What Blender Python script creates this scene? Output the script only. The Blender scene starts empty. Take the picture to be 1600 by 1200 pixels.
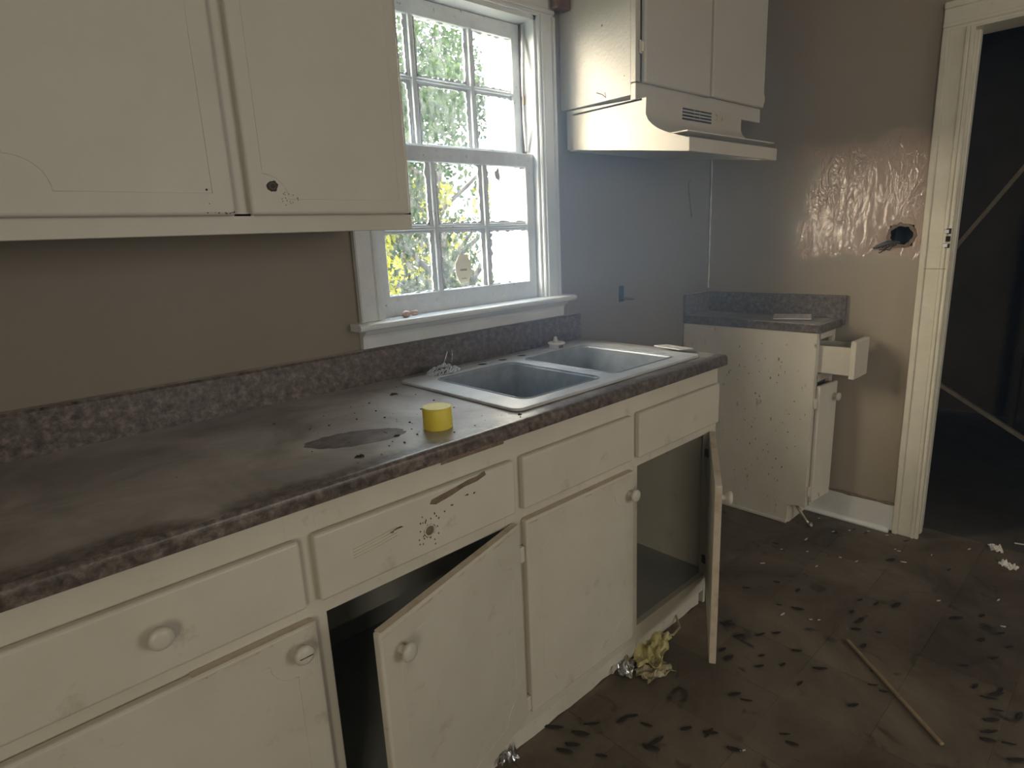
import bpy, bmesh, math, random
from mathutils import Vector, Matrix, noise
random.seed(7)
S = bpy.context.scene
C = S.collection

# ------------------------------------------------------------------ camera, world, light, exposure
def look(yaw, pitch, roll):
    f = Vector((math.cos(yaw)*math.cos(pitch), math.sin(yaw)*math.cos(pitch), math.sin(pitch)))
    r = Vector((math.sin(yaw), -math.cos(yaw), 0)); u = r.cross(f)
    r2 = math.cos(roll)*r + math.sin(roll)*u; u2 = -math.sin(roll)*r + math.cos(roll)*u
    return Matrix((r2, u2, -f)).transposed()
cd = bpy.data.cameras.new('camera'); cam = bpy.data.objects.new('camera', cd); C.objects.link(cam)
cam.matrix_world = Matrix.Translation((-2.8155, -1.5944, 1.3066)) @ look(0.82927, -0.23477, -0.04584).to_4x4()
cd.sensor_width = 36; cd.lens = 21.504; cd.clip_start = 0.02
S.camera = cam
S.view_settings.view_transform = 'Standard'; S.view_settings.look = 'None'
S.view_settings.gamma = 1; S.view_settings.use_curve_mapping = False
S.view_settings.exposure = 0.42

world = bpy.data.worlds.new('sky'); S.world = world; world.use_nodes = True
wn = world.node_tree; wn.nodes.clear()
wo = wn.nodes.new('ShaderNodeOutputWorld'); wb = wn.nodes.new('ShaderNodeBackground')
wg = wn.nodes.new('ShaderNodeTexCoord'); ws = wn.nodes.new('ShaderNodeSeparateXYZ'); wr = wn.nodes.new('ShaderNodeValToRGB')
wr.color_ramp.elements[0].position = 0.45; wr.color_ramp.elements[0].color = (0.80, 0.88, 0.98, 1)
wr.color_ramp.elements[1].position = 0.8; wr.color_ramp.elements[1].color = (0.60, 0.78, 1.0, 1)
wn.links.new(wg.outputs['Generated'], ws.inputs[0]); wn.links.new(ws.outputs['Z'], wr.inputs[0])
wn.links.new(wr.outputs[0], wb.inputs[0]); wb.inputs[1].default_value = 7.0
wn.links.new(wb.outputs[0], wo.inputs[0])

def light(name, kind, loc, direction, energy, color, **kw):
    d = bpy.data.lights.new(name, kind); d.energy = energy; d.color = color
    for k, v in kw.items(): setattr(d, k, v)
    o = bpy.data.objects.new(name, d); C.objects.link(o); o.location = loc
    o.rotation_euler = Vector(direction).to_track_quat('-Z', 'Y').to_euler()
    return o
# hazy afternoon sun, low over the yard on the left
light('sun', 'SUN', (-6, 4, 5), (1, -0.50, -0.42), 20, (1.0, 0.92, 0.76), angle=math.radians(56))
# fill lamps added behind the camera to brighten the interior
light('rear_fill', 'AREA', (-1.2, -4.1, 1.55), (0, 1, -0.05), 15.5, (1.0, 0.97, 0.93), shape='RECTANGLE', size=1.6, size_y=1.3)
light('side_fill', 'AREA', (-4.5, -3.3, 1.5), (1, 0.25, -0.03), 20, (1.0, 0.92, 0.76), shape='RECTANGLE', size=1.0, size_y=1.2)

# ------------------------------------------------------------------ materials
def N(nt, t, **kw):
    n = nt.nodes.new(t)
    for k, v in kw.items(): setattr(n, k, v)
    return n
def mat(name, col, col2=None, scale=6, rough=0.6, bump=0.0, bscale=60, spec=0.4, metal=0, detail=5, lo=0.35, hi=0.65,
        dirt=None, dscale=25, dlo=0.62, dhi=0.72, stretch=(1,1,1)):
    m = bpy.data.materials.new(name); m.use_nodes = True; nt = m.node_tree; b = nt.nodes['Principled BSDF']
    b.inputs['Roughness'].default_value = rough; b.inputs['Metallic'].default_value = metal
    b.inputs['Specular IOR Level'].default_value = spec
    tc = N(nt, 'ShaderNodeTexCoord'); mp = N(nt, 'ShaderNodeMapping'); mp.inputs['Scale'].default_value = stretch
    nt.links.new(tc.outputs['Object'], mp.inputs[0]); src = None
    if col2:
        nz = N(nt, 'ShaderNodeTexNoise'); nz.inputs['Scale'].default_value = scale; nz.inputs['Detail'].default_value = detail
        nz.inputs['Roughness'].default_value = .65
        nt.links.new(mp.outputs[0], nz.inputs[0])
        cr = N(nt, 'ShaderNodeValToRGB'); cr.color_ramp.elements[0].position = lo; cr.color_ramp.elements[1].position = hi
        cr.color_ramp.elements[0].color = (*col, 1); cr.color_ramp.elements[1].color = (*col2, 1)
        nt.links.new(nz.outputs['Fac'], cr.inputs[0]); src = cr.outputs[0]
    if dirt:
        nz = N(nt, 'ShaderNodeTexNoise'); nz.inputs['Scale'].default_value = dscale; nz.inputs['Detail'].default_value = 8
        nz.inputs['Roughness'].default_value = .7
        nt.links.new(mp.outputs[0], nz.inputs[0])
        mr = N(nt, 'ShaderNodeMapRange'); mr.inputs[1].default_value = dlo; mr.inputs[2].default_value = dhi
        nt.links.new(nz.outputs['Fac'], mr.inputs[0])
        mx = N(nt, 'ShaderNodeMix', data_type='RGBA'); nt.links.new(mr.outputs[0], mx.inputs[0])
        if src: nt.links.new(src, mx.inputs[6])
        else: mx.inputs[6].default_value = (*col, 1)
        mx.inputs[7].default_value = (*dirt, 1); src = mx.outputs[2]
    if src: nt.links.new(src, b.inputs['Base Color'])
    else: b.inputs['Base Color'].default_value = (*col, 1)
    if bump:
        nb = N(nt, 'ShaderNodeTexNoise'); nb.inputs['Scale'].default_value = bscale; nb.inputs['Detail'].default_value = 4
        nt.links.new(tc.outputs['Object'], nb.inputs[0])
        bp = N(nt, 'ShaderNodeBump'); bp.inputs['Strength'].default_value = bump; bp.inputs['Distance'].default_value = 0.004
        nt.links.new(nb.outputs['Fac'], bp.inputs['Height']); nt.links.new(bp.outputs[0], b.inputs['Normal'])
    return m
M = {}
M['paint'] = mat('cream_cabinet_paint', (.60,.565,.47), (.68,.645,.55), 3, .40, .12, 45, dirt=(.34,.28,.19), dscale=11, dlo=.60, dhi=.84)
M['paint_worn'] = mat('worn_cabinet_paint', (.62,.59,.50), (.72,.69,.60), 4, .38, .15, 45, dirt=(.18,.135,.09), dscale=22, dlo=.62, dhi=.70, stretch=(1,1,.45))
M['upper_paint'] = mat('upper_cabinet_paint', (.58,.56,.49), (.63,.61,.54), 3, .42, .08, 60)
M['hood_cab'] = mat('hood_cabinet_paint', (.58,.57,.52), (.64,.63,.58), 3, .35, .35, 90)
M['trim'] = mat('white_trim_paint', (.62,.66,.68), (.70,.74,.76), 9, .4, .2, 50, dirt=(.30,.27,.22), dscale=30, dlo=.66, dhi=.74)
M['base_trim'] = mat('baseboard_paint', (.68,.68,.65), (.76,.76,.73), 9, .4, .2, 50, dirt=(.30,.26,.2), dscale=20, dlo=.64, dhi=.74)
M['door_trim'] = mat('ivory_door_trim_paint', (.66,.63,.52), (.74,.71,.60), 9, .32, .25, 40, dirt=(.25,.2,.13), dscale=24, dlo=.67, dhi=.74)
M['sash'] = mat('sash_paint', (.60,.65,.68), (.70,.75,.78), 20, .5, .3, 80, dirt=(.22,.18,.14), dscale=60, dlo=.62, dhi=.68)
M['wood_in'] = mat('cabinet_interior', (.34,.35,.32), (.42,.43,.40), 3, .6)
M['edge'] = mat('grimy_door_edge', (.62,.54,.42), (.42,.32,.22), 18, .55, .2, 60, lo=.5, hi=.75)
M['chip'] = mat('bare_wood_chip', (.16,.115,.08), (.25,.19,.14), 60, .8, .3, 90)
M['scuff'] = mat('dark_scuff', (.07,.055,.04), None, rough=.8)
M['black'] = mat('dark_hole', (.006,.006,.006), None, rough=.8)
M['rust'] = mat('rusty_hinge', (.10,.075,.055), (.22,.17,.12), 80, .5, .3, 90, metal=.6)
M['knob'] = mat('painted_knob', (.60,.57,.48), (.67,.64,.55), 8, .3)
M['plastic'] = mat('white_plastic', (.74,.74,.72), None, rough=.35)
M['hood'] = mat('hood_enamel', (.58,.56,.48), (.63,.61,.53), 5, .3, .03, 20, dirt=(.45,.36,.2), dscale=10, dlo=.66, dhi=.8)
M['vent'] = mat('vent_slot', (.015,.017,.02), None, rough=.6)
M['yellow'] = mat('yellow_plastic', (.76,.62,.06), (.84,.71,.12), 9, .45, .05, 60)
M['nut'] = mat('pinkish_shell', (.48,.33,.28), (.62,.48,.42), 40, .4, .3, 90)
M['foil'] = mat('crumpled_foil', (.75,.76,.78), None, rough=.22, metal=1, bump=.6, bscale=40)
M['bag'] = mat('yellow_wrapper', (.52,.46,.17), (.66,.60,.32), 20, .35, .5, 60)
M['bagpale'] = mat('pale_wrapper', (.34,.29,.17), (.45,.40,.25), 20, .35, .5, 60)
M['wool'] = mat('steel_wool', (.80,.84,.88), None, rough=.3, metal=.4)
M['wire'] = mat('grey_wire', (.12,.13,.14), None, rough=.6)
M['stick'] = mat('bare_wood_stick', (.27,.20,.12), (.36,.27,.17), 50, .7)
M['bark'] = mat('bark', (.03,.026,.02), (.07,.06,.045), 12, .9, .6, 30)
M['flake'] = mat('dark_flake', (.022,.017,.012), (.05,.038,.026), 60, .8)
M['whiteflake'] = mat('white_flake', (.75,.74,.70), None, rough=.6)
M['brown'] = mat('brown_block', (.12,.065,.045), (.19,.11,.08), 30, .6, .3, 60)
M['dirtstone'] = mat('grit', (.03,.024,.018), (.12,.09,.06), 200, .9)
M['brass'] = mat('hose_brass', (.55,.50,.42), None, rough=.35, metal=.7)
M['siding'] = mat('white_siding', (.86,.86,.84), (.90,.90,.88), 5, .5, .1, 40)
M['grass'] = mat('grass', (.03,.06,.015), (.07,.10,.03), 6, .9)
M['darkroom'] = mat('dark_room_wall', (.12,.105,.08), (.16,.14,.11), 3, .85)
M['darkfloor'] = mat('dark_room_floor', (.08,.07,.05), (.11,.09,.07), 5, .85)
M['palestick'] = mat('pale_board', (.34,.29,.22), (.45,.39,.31), 20, .7)

def laminate():
    m = bpy.data.materials.new('worn_stone_laminate'); m.use_nodes = True; nt = m.node_tree; b = nt.nodes['Principled BSDF']
    tc = N(nt, 'ShaderNodeTexCoord')
    n1 = N(nt, 'ShaderNodeTexNoise'); n1.inputs['Scale'].default_value = 52; n1.inputs['Detail'].default_value = 9; n1.inputs['Roughness'].default_value = .72; n1.inputs['Distortion'].default_value = .15
    nt.links.new(tc.outputs['Object'], n1.inputs[0])
    r1 = N(nt, 'ShaderNodeValToRGB'); e = r1.color_ramp.elements
    e[0].position = .36; e[0].color = (.045,.036,.031,1); e[1].position = .66; e[1].color = (.25,.215,.19,1)
    x = e.new(.50); x.color = (.12,.097,.083,1)
    nt.links.new(n1.outputs['Fac'], r1.inputs[0])
    # the top is worn pale and smooth where it was wiped; the rolled edge and splash keep the pattern
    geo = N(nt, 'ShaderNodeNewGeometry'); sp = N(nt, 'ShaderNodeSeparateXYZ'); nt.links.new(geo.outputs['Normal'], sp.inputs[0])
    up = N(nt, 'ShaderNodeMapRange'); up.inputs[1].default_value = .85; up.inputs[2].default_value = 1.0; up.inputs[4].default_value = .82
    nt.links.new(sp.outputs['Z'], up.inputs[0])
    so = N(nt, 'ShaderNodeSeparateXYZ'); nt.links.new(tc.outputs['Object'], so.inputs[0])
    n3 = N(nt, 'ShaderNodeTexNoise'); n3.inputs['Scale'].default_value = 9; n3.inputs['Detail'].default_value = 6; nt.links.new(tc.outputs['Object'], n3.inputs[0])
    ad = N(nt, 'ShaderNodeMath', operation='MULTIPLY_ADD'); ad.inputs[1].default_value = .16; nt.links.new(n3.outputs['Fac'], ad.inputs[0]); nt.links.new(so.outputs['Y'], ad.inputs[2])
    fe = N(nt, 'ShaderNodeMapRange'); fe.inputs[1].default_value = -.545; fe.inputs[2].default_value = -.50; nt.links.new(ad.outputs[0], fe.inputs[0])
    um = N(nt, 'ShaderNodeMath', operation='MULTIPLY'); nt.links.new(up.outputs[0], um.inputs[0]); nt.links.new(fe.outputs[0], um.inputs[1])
    n2 = N(nt, 'ShaderNodeTexNoise'); n2.inputs['Scale'].default_value = 5; n2.inputs['Detail'].default_value = 8; n2.inputs['Roughness'].default_value = .6; n2.inputs['Distortion'].default_value = .8
    nt.links.new(tc.outputs['Object'], n2.inputs[0])
    r2 = N(nt, 'ShaderNodeValToRGB'); r2.color_ramp.elements[0].position = .32; r2.color_ramp.elements[0].color = (.22,.198,.175,1)
    r2.color_ramp.elements[1].position = .68; r2.color_ramp.elements[1].color = (.60,.565,.53,1)
    nt.links.new(n2.outputs['Fac'], r2.inputs[0])
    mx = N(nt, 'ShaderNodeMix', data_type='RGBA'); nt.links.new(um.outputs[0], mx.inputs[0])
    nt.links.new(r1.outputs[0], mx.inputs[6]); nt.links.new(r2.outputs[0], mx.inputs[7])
    nt.links.new(mx.outputs[2], b.inputs['Base Color'])
    b.inputs['Roughness'].default_value = .30; b.inputs['Specular IOR Level'].default_value = .75
    bp = N(nt, 'ShaderNodeBump'); bp.inputs['Strength'].default_value = .25; bp.inputs['Distance'].default_value = .002
    nt.links.new(n1.outputs['Fac'], bp.inputs['Height']); nt.links.new(bp.outputs[0], b.inputs['Normal'])
    return m
M['lam'] = laminate()
M['stain'] = mat('dark_laminate_stain', (.055,.035,.028), (.17,.13,.11), 30, .55, lo=.35, hi=.7)

def steel():
    m = mat('dull_stainless', (.42,.44,.46), (.56,.58,.60), 14, .36, 0, metal=.85, detail=8)
    return m
M['steel'] = mat('dull_stainless_rim', (.50,.51,.51), (.62,.63,.63), 14, .36, 0, metal=.12, detail=8)
M['bowl'] = mat('scaled_stainless_bowl', (.28,.32,.35), (.38,.42,.46), 26, .34, .03, 60, metal=.15, detail=9)

def wallmat(name, base, base2, rough, patch=False):
    m = bpy.data.materials.new(name); m.use_nodes = True; nt = m.node_tree; b = nt.nodes['Principled BSDF']
    tc = N(nt, 'ShaderNodeTexCoord')
    n = N(nt, 'ShaderNodeTexNoise'); n.inputs['Scale'].default_value = 1.6; n.inputs['Detail'].default_value = 6
    nt.links.new(tc.outputs['Object'], n.inputs[0])
    r = N(nt, 'ShaderNodeValToRGB'); r.color_ramp.elements[0].position = .35; r.color_ramp.elements[1].position = .7
    r.color_ramp.elements[0].color = (*base, 1); r.color_ramp.elements[1].color = (*base2, 1)
    nt.links.new(n.outputs['Fac'], r.inputs[0])
    nb = N(nt, 'ShaderNodeTexNoise'); nb.inputs['Scale'].default_value = 140; nb.inputs['Detail'].default_value = 3
    nt.links.new(tc.outputs['Object'], nb.inputs[0])
    bp = N(nt, 'ShaderNodeBump'); bp.inputs['Strength'].default_value = .12; bp.inputs['Distance'].default_value = .002
    nt.links.new(nb.outputs['Fac'], bp.inputs['Height'])
    b.inputs['Roughness'].default_value = rough
    if not patch:
        nt.links.new(r.outputs[0], b.inputs['Base Color']); nt.links.new(bp.outputs[0], b.inputs['Normal']); return m
    # glossy, wrinkled over-painted patch at y -.40..-.87, z 1.18..1.60 (object space = world)
    sp = N(nt, 'ShaderNodeSeparateXYZ')
    nd = N(nt, 'ShaderNodeTexNoise'); nd.inputs['Scale'].default_value = 7; nd.inputs['Detail'].default_value = 5
    nt.links.new(tc.outputs['Object'], nd.inputs[0])
    va = N(nt, 'ShaderNodeVectorMath', operation='MULTIPLY_ADD'); va.inputs[1].default_value = (.22,.22,.22)
    nt.links.new(nd.outputs['Color'], va.inputs[0]); nt.links.new(tc.outputs['Object'], va.inputs[2])
    nt.links.new(va.outputs[0], sp.inputs[0])
    def band(out, c, h, soft):
        a = N(nt, 'ShaderNodeMath', operation='SUBTRACT'); nt.links.new(out, a.inputs[0]); a.inputs[1].default_value = c
        ab = N(nt, 'ShaderNodeMath', operation='ABSOLUTE'); nt.links.new(a.outputs[0], ab.inputs[0])
        mr = N(nt, 'ShaderNodeMapRange'); mr.inputs[1].default_value = h + soft; mr.inputs[2].default_value = h
        nt.links.new(ab.outputs[0], mr.inputs[0]); return mr.outputs[0]
    mu = N(nt, 'ShaderNodeMath', operation='MULTIPLY')
    nt.links.new(band(sp.outputs['Y'], -.57, .21, .03), mu.inputs[0]); nt.links.new(band(sp.outputs['Z'], 1.50, .22, .02), mu.inputs[1])
    mask = mu.outputs[0]
    mx = N(nt, 'ShaderNodeMix', data_type='RGBA'); nt.links.new(mask, mx.inputs[0]); nt.links.new(r.outputs[0], mx.inputs[6])
    mx.inputs[7].default_value = (.47,.37,.30,1); nt.links.new(mx.outputs[2], b.inputs['Base Color'])
    rr = N(nt, 'ShaderNodeMapRange'); rr.inputs[3].default_value = rough; rr.inputs[4].default_value = .14
    nt.links.new(mask, rr.inputs[0]); nt.links.new(rr.outputs[0], b.inputs['Roughness'])
    w = N(nt, 'ShaderNodeTexNoise'); w.inputs['Scale'].default_value = 17; w.inputs['Detail'].default_value = 4; w.inputs['Roughness'].default_value = .5; w.inputs['Distortion'].default_value = 1.2
    mpp = N(nt, 'ShaderNodeMapping'); mpp.inputs['Scale'].default_value = (1,1.6,.7)
    nt.links.new(tc.outputs['Object'], mpp.inputs[0]); nt.links.new(mpp.outputs[0], w.inputs[0])
    b2 = N(nt, 'ShaderNodeBump'); b2.inputs['Distance'].default_value = .010
    ms = N(nt, 'ShaderNodeMath', operation='MULTIPLY'); ms.inputs[1].default_value = .9
    ln = N(nt, 'ShaderNodeTexNoise'); ln.inputs['Scale'].default_value = 6; ln.inputs['Detail'].default_value = 3; nt.links.new(tc.outputs['Object'], ln.inputs[0])
    lr = N(nt, 'ShaderNodeMapRange'); lr.inputs[1].default_value = .42; lr.inputs[2].default_value = .62; lr.inputs[3].default_value = .22; nt.links.new(ln.outputs['Fac'], lr.inputs[0])
    lm = N(nt, 'ShaderNodeMath', operation='MULTIPLY'); nt.links.new(mask, lm.inputs[0]); nt.links.new(lr.outputs[0], lm.inputs[1]); nt.links.new(lm.outputs[0], ms.inputs[0])
    b.inputs['Coat Roughness'].default_value = .12; nt.links.new(ms.outputs[0], b.inputs['Coat Weight']); nt.links.new(ms.outputs[0], b2.inputs['Strength']); nt.links.new(w.outputs['Fac'], b2.inputs['Height']); nt.links.new(bp.outputs[0], b2.inputs['Normal'])
    nt.links.new(b2.outputs[0], b.inputs['Normal']); nt.links.new(b2.outputs[0], b.inputs['Coat Normal'])
    return m
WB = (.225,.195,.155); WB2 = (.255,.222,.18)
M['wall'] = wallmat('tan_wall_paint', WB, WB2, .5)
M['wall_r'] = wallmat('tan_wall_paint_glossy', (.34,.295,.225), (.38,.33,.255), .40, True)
M['ceiling'] = mat('ceiling_paint', (.5,.48,.43), None, rough=.8)

def tilemat():
    m = bpy.data.materials.new('grimy_vinyl_tile'); m.use_nodes = True; nt = m.node_tree; b = nt.nodes['Principled BSDF']
    tc = N(nt, 'ShaderNodeNewGeometry')
    n = N(nt, 'ShaderNodeTexNoise'); n.inputs['Scale'].default_value = 2.6; n.inputs['Detail'].default_value = 9; n.inputs['Roughness'].default_value = .68; n.inputs['Distortion'].default_value = .7
    nt.links.new(tc.outputs['Position'], n.inputs[0])
    r = N(nt, 'ShaderNodeValToRGB'); r.color_ramp.elements[0].position = .36; r.color_ramp.elements[1].position = .66
    r.color_ramp.elements[0].color = (.075,.057,.036,1); r.color_ramp.elements[1].color = (.185,.150,.108,1)
    nt.links.new(n.outputs['Fac'], r.inputs[0])
    n2 = N(nt, 'ShaderNodeTexNoise'); n2.inputs['Scale'].default_value = 11; n2.inputs['Detail'].default_value = 6; n2.inputs['Distortion'].default_value = 1.2
    nt.links.new(tc.outputs['Position'], n2.inputs[0])
    mr = N(nt, 'ShaderNodeMapRange'); mr.inputs[1].default_value = .60; mr.inputs[2].default_value = .72
    nt.links.new(n2.outputs['Fac'], mr.inputs[0])
    mx = N(nt, 'ShaderNodeMix', data_type='RGBA'); nt.links.new(mr.outputs[0], mx.inputs[0]); nt.links.new(r.outputs[0], mx.inputs[6]); mx.inputs[7].default_value = (.048,.036,.023,1)
    ob = N(nt, 'ShaderNodeObjectInfo'); ml = N(nt, 'ShaderNodeMapRange'); ml.inputs[3].default_value = .86; ml.inputs[4].default_value = 1.16
    nt.links.new(ob.outputs['Random'], ml.inputs[0])
    vm = N(nt, 'ShaderNodeVectorMath', operation='SCALE'); nt.links.new(mx.outputs[2], vm.inputs[0]); nt.links.new(ml.outputs[0], vm.inputs['Scale'])
    nt.links.new(vm.outputs[0], b.inputs['Base Color'])
    rg = N(nt, 'ShaderNodeMapRange'); rg.inputs[3].default_value = .62; rg.inputs[4].default_value = .42; nt.links.new(n.outputs['Fac'], rg.inputs[0])
    nt.links.new(rg.outputs[0], b.inputs['Roughness'])
    bp = N(nt, 'ShaderNodeBump'); bp.inputs['Strength'].default_value = .3; bp.inputs['Distance'].default_value = .004
    nt.links.new(n2.outputs['Fac'], bp.inputs['Height']); nt.links.new(bp.outputs[0], b.inputs['Normal'])
    return m
M['tile'] = tilemat()
M['mastic'] = mat('tile_joint', (.15,.125,.09), None, rough=.8)

def glassmat():
    m = bpy.data.materials.new('dusty_glass'); m.use_nodes = True; nt = m.node_tree; nt.nodes.clear()
    out = N(nt, 'ShaderNodeOutputMaterial'); tr = N(nt, 'ShaderNodeBsdfTransparent'); tl = N(nt, 'ShaderNodeBsdfTranslucent'); gl = N(nt, 'ShaderNodeBsdfGlossy')
    tl.inputs[0].default_value = (.9,.93,.95,1); gl.inputs['Roughness'].default_value = .05
    tc = N(nt, 'ShaderNodeNewGeometry')
    n = N(nt, 'ShaderNodeTexNoise'); n.inputs['Scale'].default_value = 60; n.inputs['Detail'].default_value = 9; n.inputs['Roughness'].default_value = .8
    mp = N(nt, 'ShaderNodeMapping'); mp.inputs['Scale'].default_value = (1,1,.45)
    nt.links.new(tc.outputs['Position'], mp.inputs[0]); nt.links.new(mp.outputs[0], n.inputs[0])
    mr = N(nt, 'ShaderNodeMapRange'); mr.inputs[1].default_value = .42; mr.inputs[2].default_value = .75; mr.inputs[3].default_value = .004; mr.inputs[4].default_value = .09
    nt.links.new(n.outputs['Fac'], mr.inputs[0])
    m1 = N(nt, 'ShaderNodeMixShader'); nt.links.new(mr.outputs[0], m1.inputs[0]); nt.links.new(tr.outputs[0], m1.inputs[1]); nt.links.new(tl.outputs[0], m1.inputs[2])
    m2 = N(nt, 'ShaderNodeMixShader'); m2.inputs[0].default_value = .04; nt.links.new(m1.outputs[0], m2.inputs[1]); nt.links.new(gl.outputs[0], m2.inputs[2])
    nt.links.new(m2.outputs[0], out.inputs[0]); return m
M['glass'] = glassmat()
def leafmat(name, c1, c2, tr=.5):
    m = bpy.data.materials.new(name); m.use_nodes = True; nt = m.node_tree; nt.nodes.clear()
    out = N(nt, 'ShaderNodeOutputMaterial'); d = N(nt, 'ShaderNodeBsdfDiffuse'); t = N(nt, 'ShaderNodeBsdfTranslucent')
    g = N(nt, 'ShaderNodeNewGeometry'); n = N(nt, 'ShaderNodeTexNoise'); n.inputs['Scale'].default_value = 14; n.inputs['Detail'].default_value = 6
    nt.links.new(g.outputs['Position'], n.inputs[0])
    r = N(nt, 'ShaderNodeValToRGB'); r.color_ramp.elements[0].position = .35; r.color_ramp.elements[1].position = .65
    r.color_ramp.elements[0].color = (*c1, 1); r.color_ramp.elements[1].color = (*c2, 1)
    nt.links.new(n.outputs['Fac'], r.inputs[0]); nt.links.new(r.outputs[0], d.inputs[0]); nt.links.new(r.outputs[0], t.inputs[0])
    mx = N(nt, 'ShaderNodeMixShader'); mx.inputs[0].default_value = tr
    nt.links.new(d.outputs[0], mx.inputs[1]); nt.links.new(t.outputs[0], mx.inputs[2]); nt.links.new(mx.outputs[0], out.inputs[0]); return m
M['leaf'] = leafmat('green_leaves', (.009,.024,.006), (.048,.09,.022))
M['leafpale'] = leafmat('pale_leaves', (.02,.048,.013), (.10,.16,.045))
M['leafsunlit'] = leafmat('sunlit_yellow_leaves', (.20,.22,.012), (.45,.41,.02))  # the yellow of sunlit foliage is put into the leaf colour

# ------------------------------------------------------------------ mesh helpers
class B:
    def __init__(s): s.bm = bmesh.new()
    def box(s, x0, x1, y0, y1, z0, z1, bev=0, seg=1, M4=None):
        if x0 > x1: x0, x1 = x1, x0
        if y0 > y1: y0, y1 = y1, y0
        if z0 > z1: z0, z1 = z1, z0
        t = bmesh.new()
        v = [t.verts.new((x, y, z)) for x in (x0, x1) for y in (y0, y1) for z in (z0, z1)]
        for f in ((0,1,3,2),(4,6,7,5),(0,4,5,1),(2,3,7,6),(0,2,6,4),(1,5,7,3)): t.faces.new([v[i] for i in f])
        if bev: bmesh.ops.bevel(t, geom=t.edges[:], offset=min(bev, .49*min(x1-x0, y1-y0, z1-z0)), segments=seg, affect='EDGES', profile=.5)
        s._add(t, M4); return s
    def _add(s, t, M4=None):
        if M4: bmesh.ops.transform(t, matrix=M4, verts=t.verts)
        me = bpy.data.meshes.new('t'); t.to_mesh(me); t.free(); s.bm.from_mesh(me); bpy.data.meshes.remove(me)
    def lathe(s, prof, M4, n=20):                       # prof: (radius, height)
        t = bmesh.new(); rings = []
        for r, h in prof:
            rings.append([t.verts.new((r*math.cos(2*math.pi*i/n), r*math.sin(2*math.pi*i/n), h)) for i in range(n)] if r > 1e-5 else [t.verts.new((0,0,h))])
        for a, b in zip(rings, rings[1:]):
            for i in range(n):
                j = (i+1) % n
                q = [a[i % len(a)], a[j % len(a)], b[j % len(b)], b[i % len(b)]]
                u = []
                for k in q:
                    if k not in u: u.append(k)
                if len(u) > 2: t.faces.new(u)
        for f in t.faces: f.smooth = True
        bmesh.ops.recalc_face_normals(t, faces=t.faces)
        s._add(t, M4); return s
    def tube(s, pts, r, n=6, closed=False):
        pts = [Vector(p) for p in pts]; t = bmesh.new(); rings = []; L = len(pts)
        for i, p in enumerate(pts):
            d = (pts[(i+1) % L] if (closed or i < L-1) else p) - (pts[i-1] if (closed or i > 0) else p)
            d.normalize(); a = d.cross(Vector((0,0,1)) if abs(d.z) < .9 else Vector((0,1,0))).normalized(); b = d.cross(a)
            rr = r[i] if isinstance(r, (list, tuple)) else r
            rings.append([t.verts.new(p + rr*(math.cos(2*math.pi*k/n)*a + math.sin(2*math.pi*k/n)*b)) for k in range(n)])
        for i in range(L if closed else L-1):
            A, Bq = rings[i], rings[(i+1) % L]
            for k in range(n): t.faces.new((A[k], A[(k+1) % n], Bq[(k+1) % n], Bq[k]))
        if not closed: t.faces.new(rings[0][::-1]); t.faces.new(rings[-1])
        for f in t.faces: f.smooth = True
        bmesh.ops.recalc_face_normals(t, faces=t.faces)
        s._add(t); return s
    def prism(s, poly, d, M4=None, bev=0):              # poly in xy, extruded along z by d
        t = bmesh.new(); a = [t.verts.new((x, y, 0)) for x, y in poly]; b = [t.verts.new((x, y, d)) for x, y in poly]; n = len(poly)
        t.faces.new(a[::-1]); t.faces.new(b)
        for i in range(n): t.faces.new((a[i], a[(i+1) % n], b[(i+1) % n], b[i]))
        bmesh.ops.recalc_face_normals(t, faces=t.faces)
        if bev: bmesh.ops.bevel(t, geom=t.edges[:], offset=bev, segments=2, affect='EDGES')
        s._add(t, M4); return s
    def grid(s, fn, nu, nv):
        t = bmesh.new(); v = [[t.verts.new(fn(i/(nu-1), j/(nv-1))) for j in range(nv)] for i in range(nu)]
        for i in range(nu-1):
            for j in range(nv-1): t.faces.new((v[i][j], v[i+1][j], v[i+1][j+1], v[i][j+1]))
        for f in t.faces: f.smooth = True
        s._add(t); return s
def obj(name, b, m, parent=None, local=False, **props):
    me = bpy.data.meshes.new(name); bm = b.bm if isinstance(b, B) else b
    bm.to_mesh(me); bm.free(); me.materials.append(m if not isinstance(m, str) else M[m])
    o = bpy.data.objects.new(name, me); C.objects.link(o)
    if parent:
        o.parent = parent
        if not local: o.matrix_parent_inverse = wm(parent).inverted()
    for k, v in props.items(): o[k] = v
    return o
def wm(o):
    m = Matrix.LocRotScale(o.location, o.rotation_euler, None)
    return wm(o.parent) @ o.matrix_parent_inverse @ m if o.parent else m
def tag(o, label, cat, group=None):
    o['label'] = label; o['category'] = cat
    if group: o['group'] = group
    return o
def thing(name, loc, label, cat, group=None, rz=0):
    o = bpy.data.objects.new(name, None); o.empty_display_size = .05; C.objects.link(o); o.location = loc; o.rotation_euler = (0,0,rz)
    return tag(o, label, cat, group)
def struct(o): o['kind'] = 'structure'; return o
def sempty(name, loc):
    o = bpy.data.objects.new(name, None); o.empty_display_size = .05; C.objects.link(o); o.location = loc; return struct(o)
T = Matrix.Translation
def R(ax, deg): return Matrix.Rotation(math.radians(deg), 4, ax)

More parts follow.
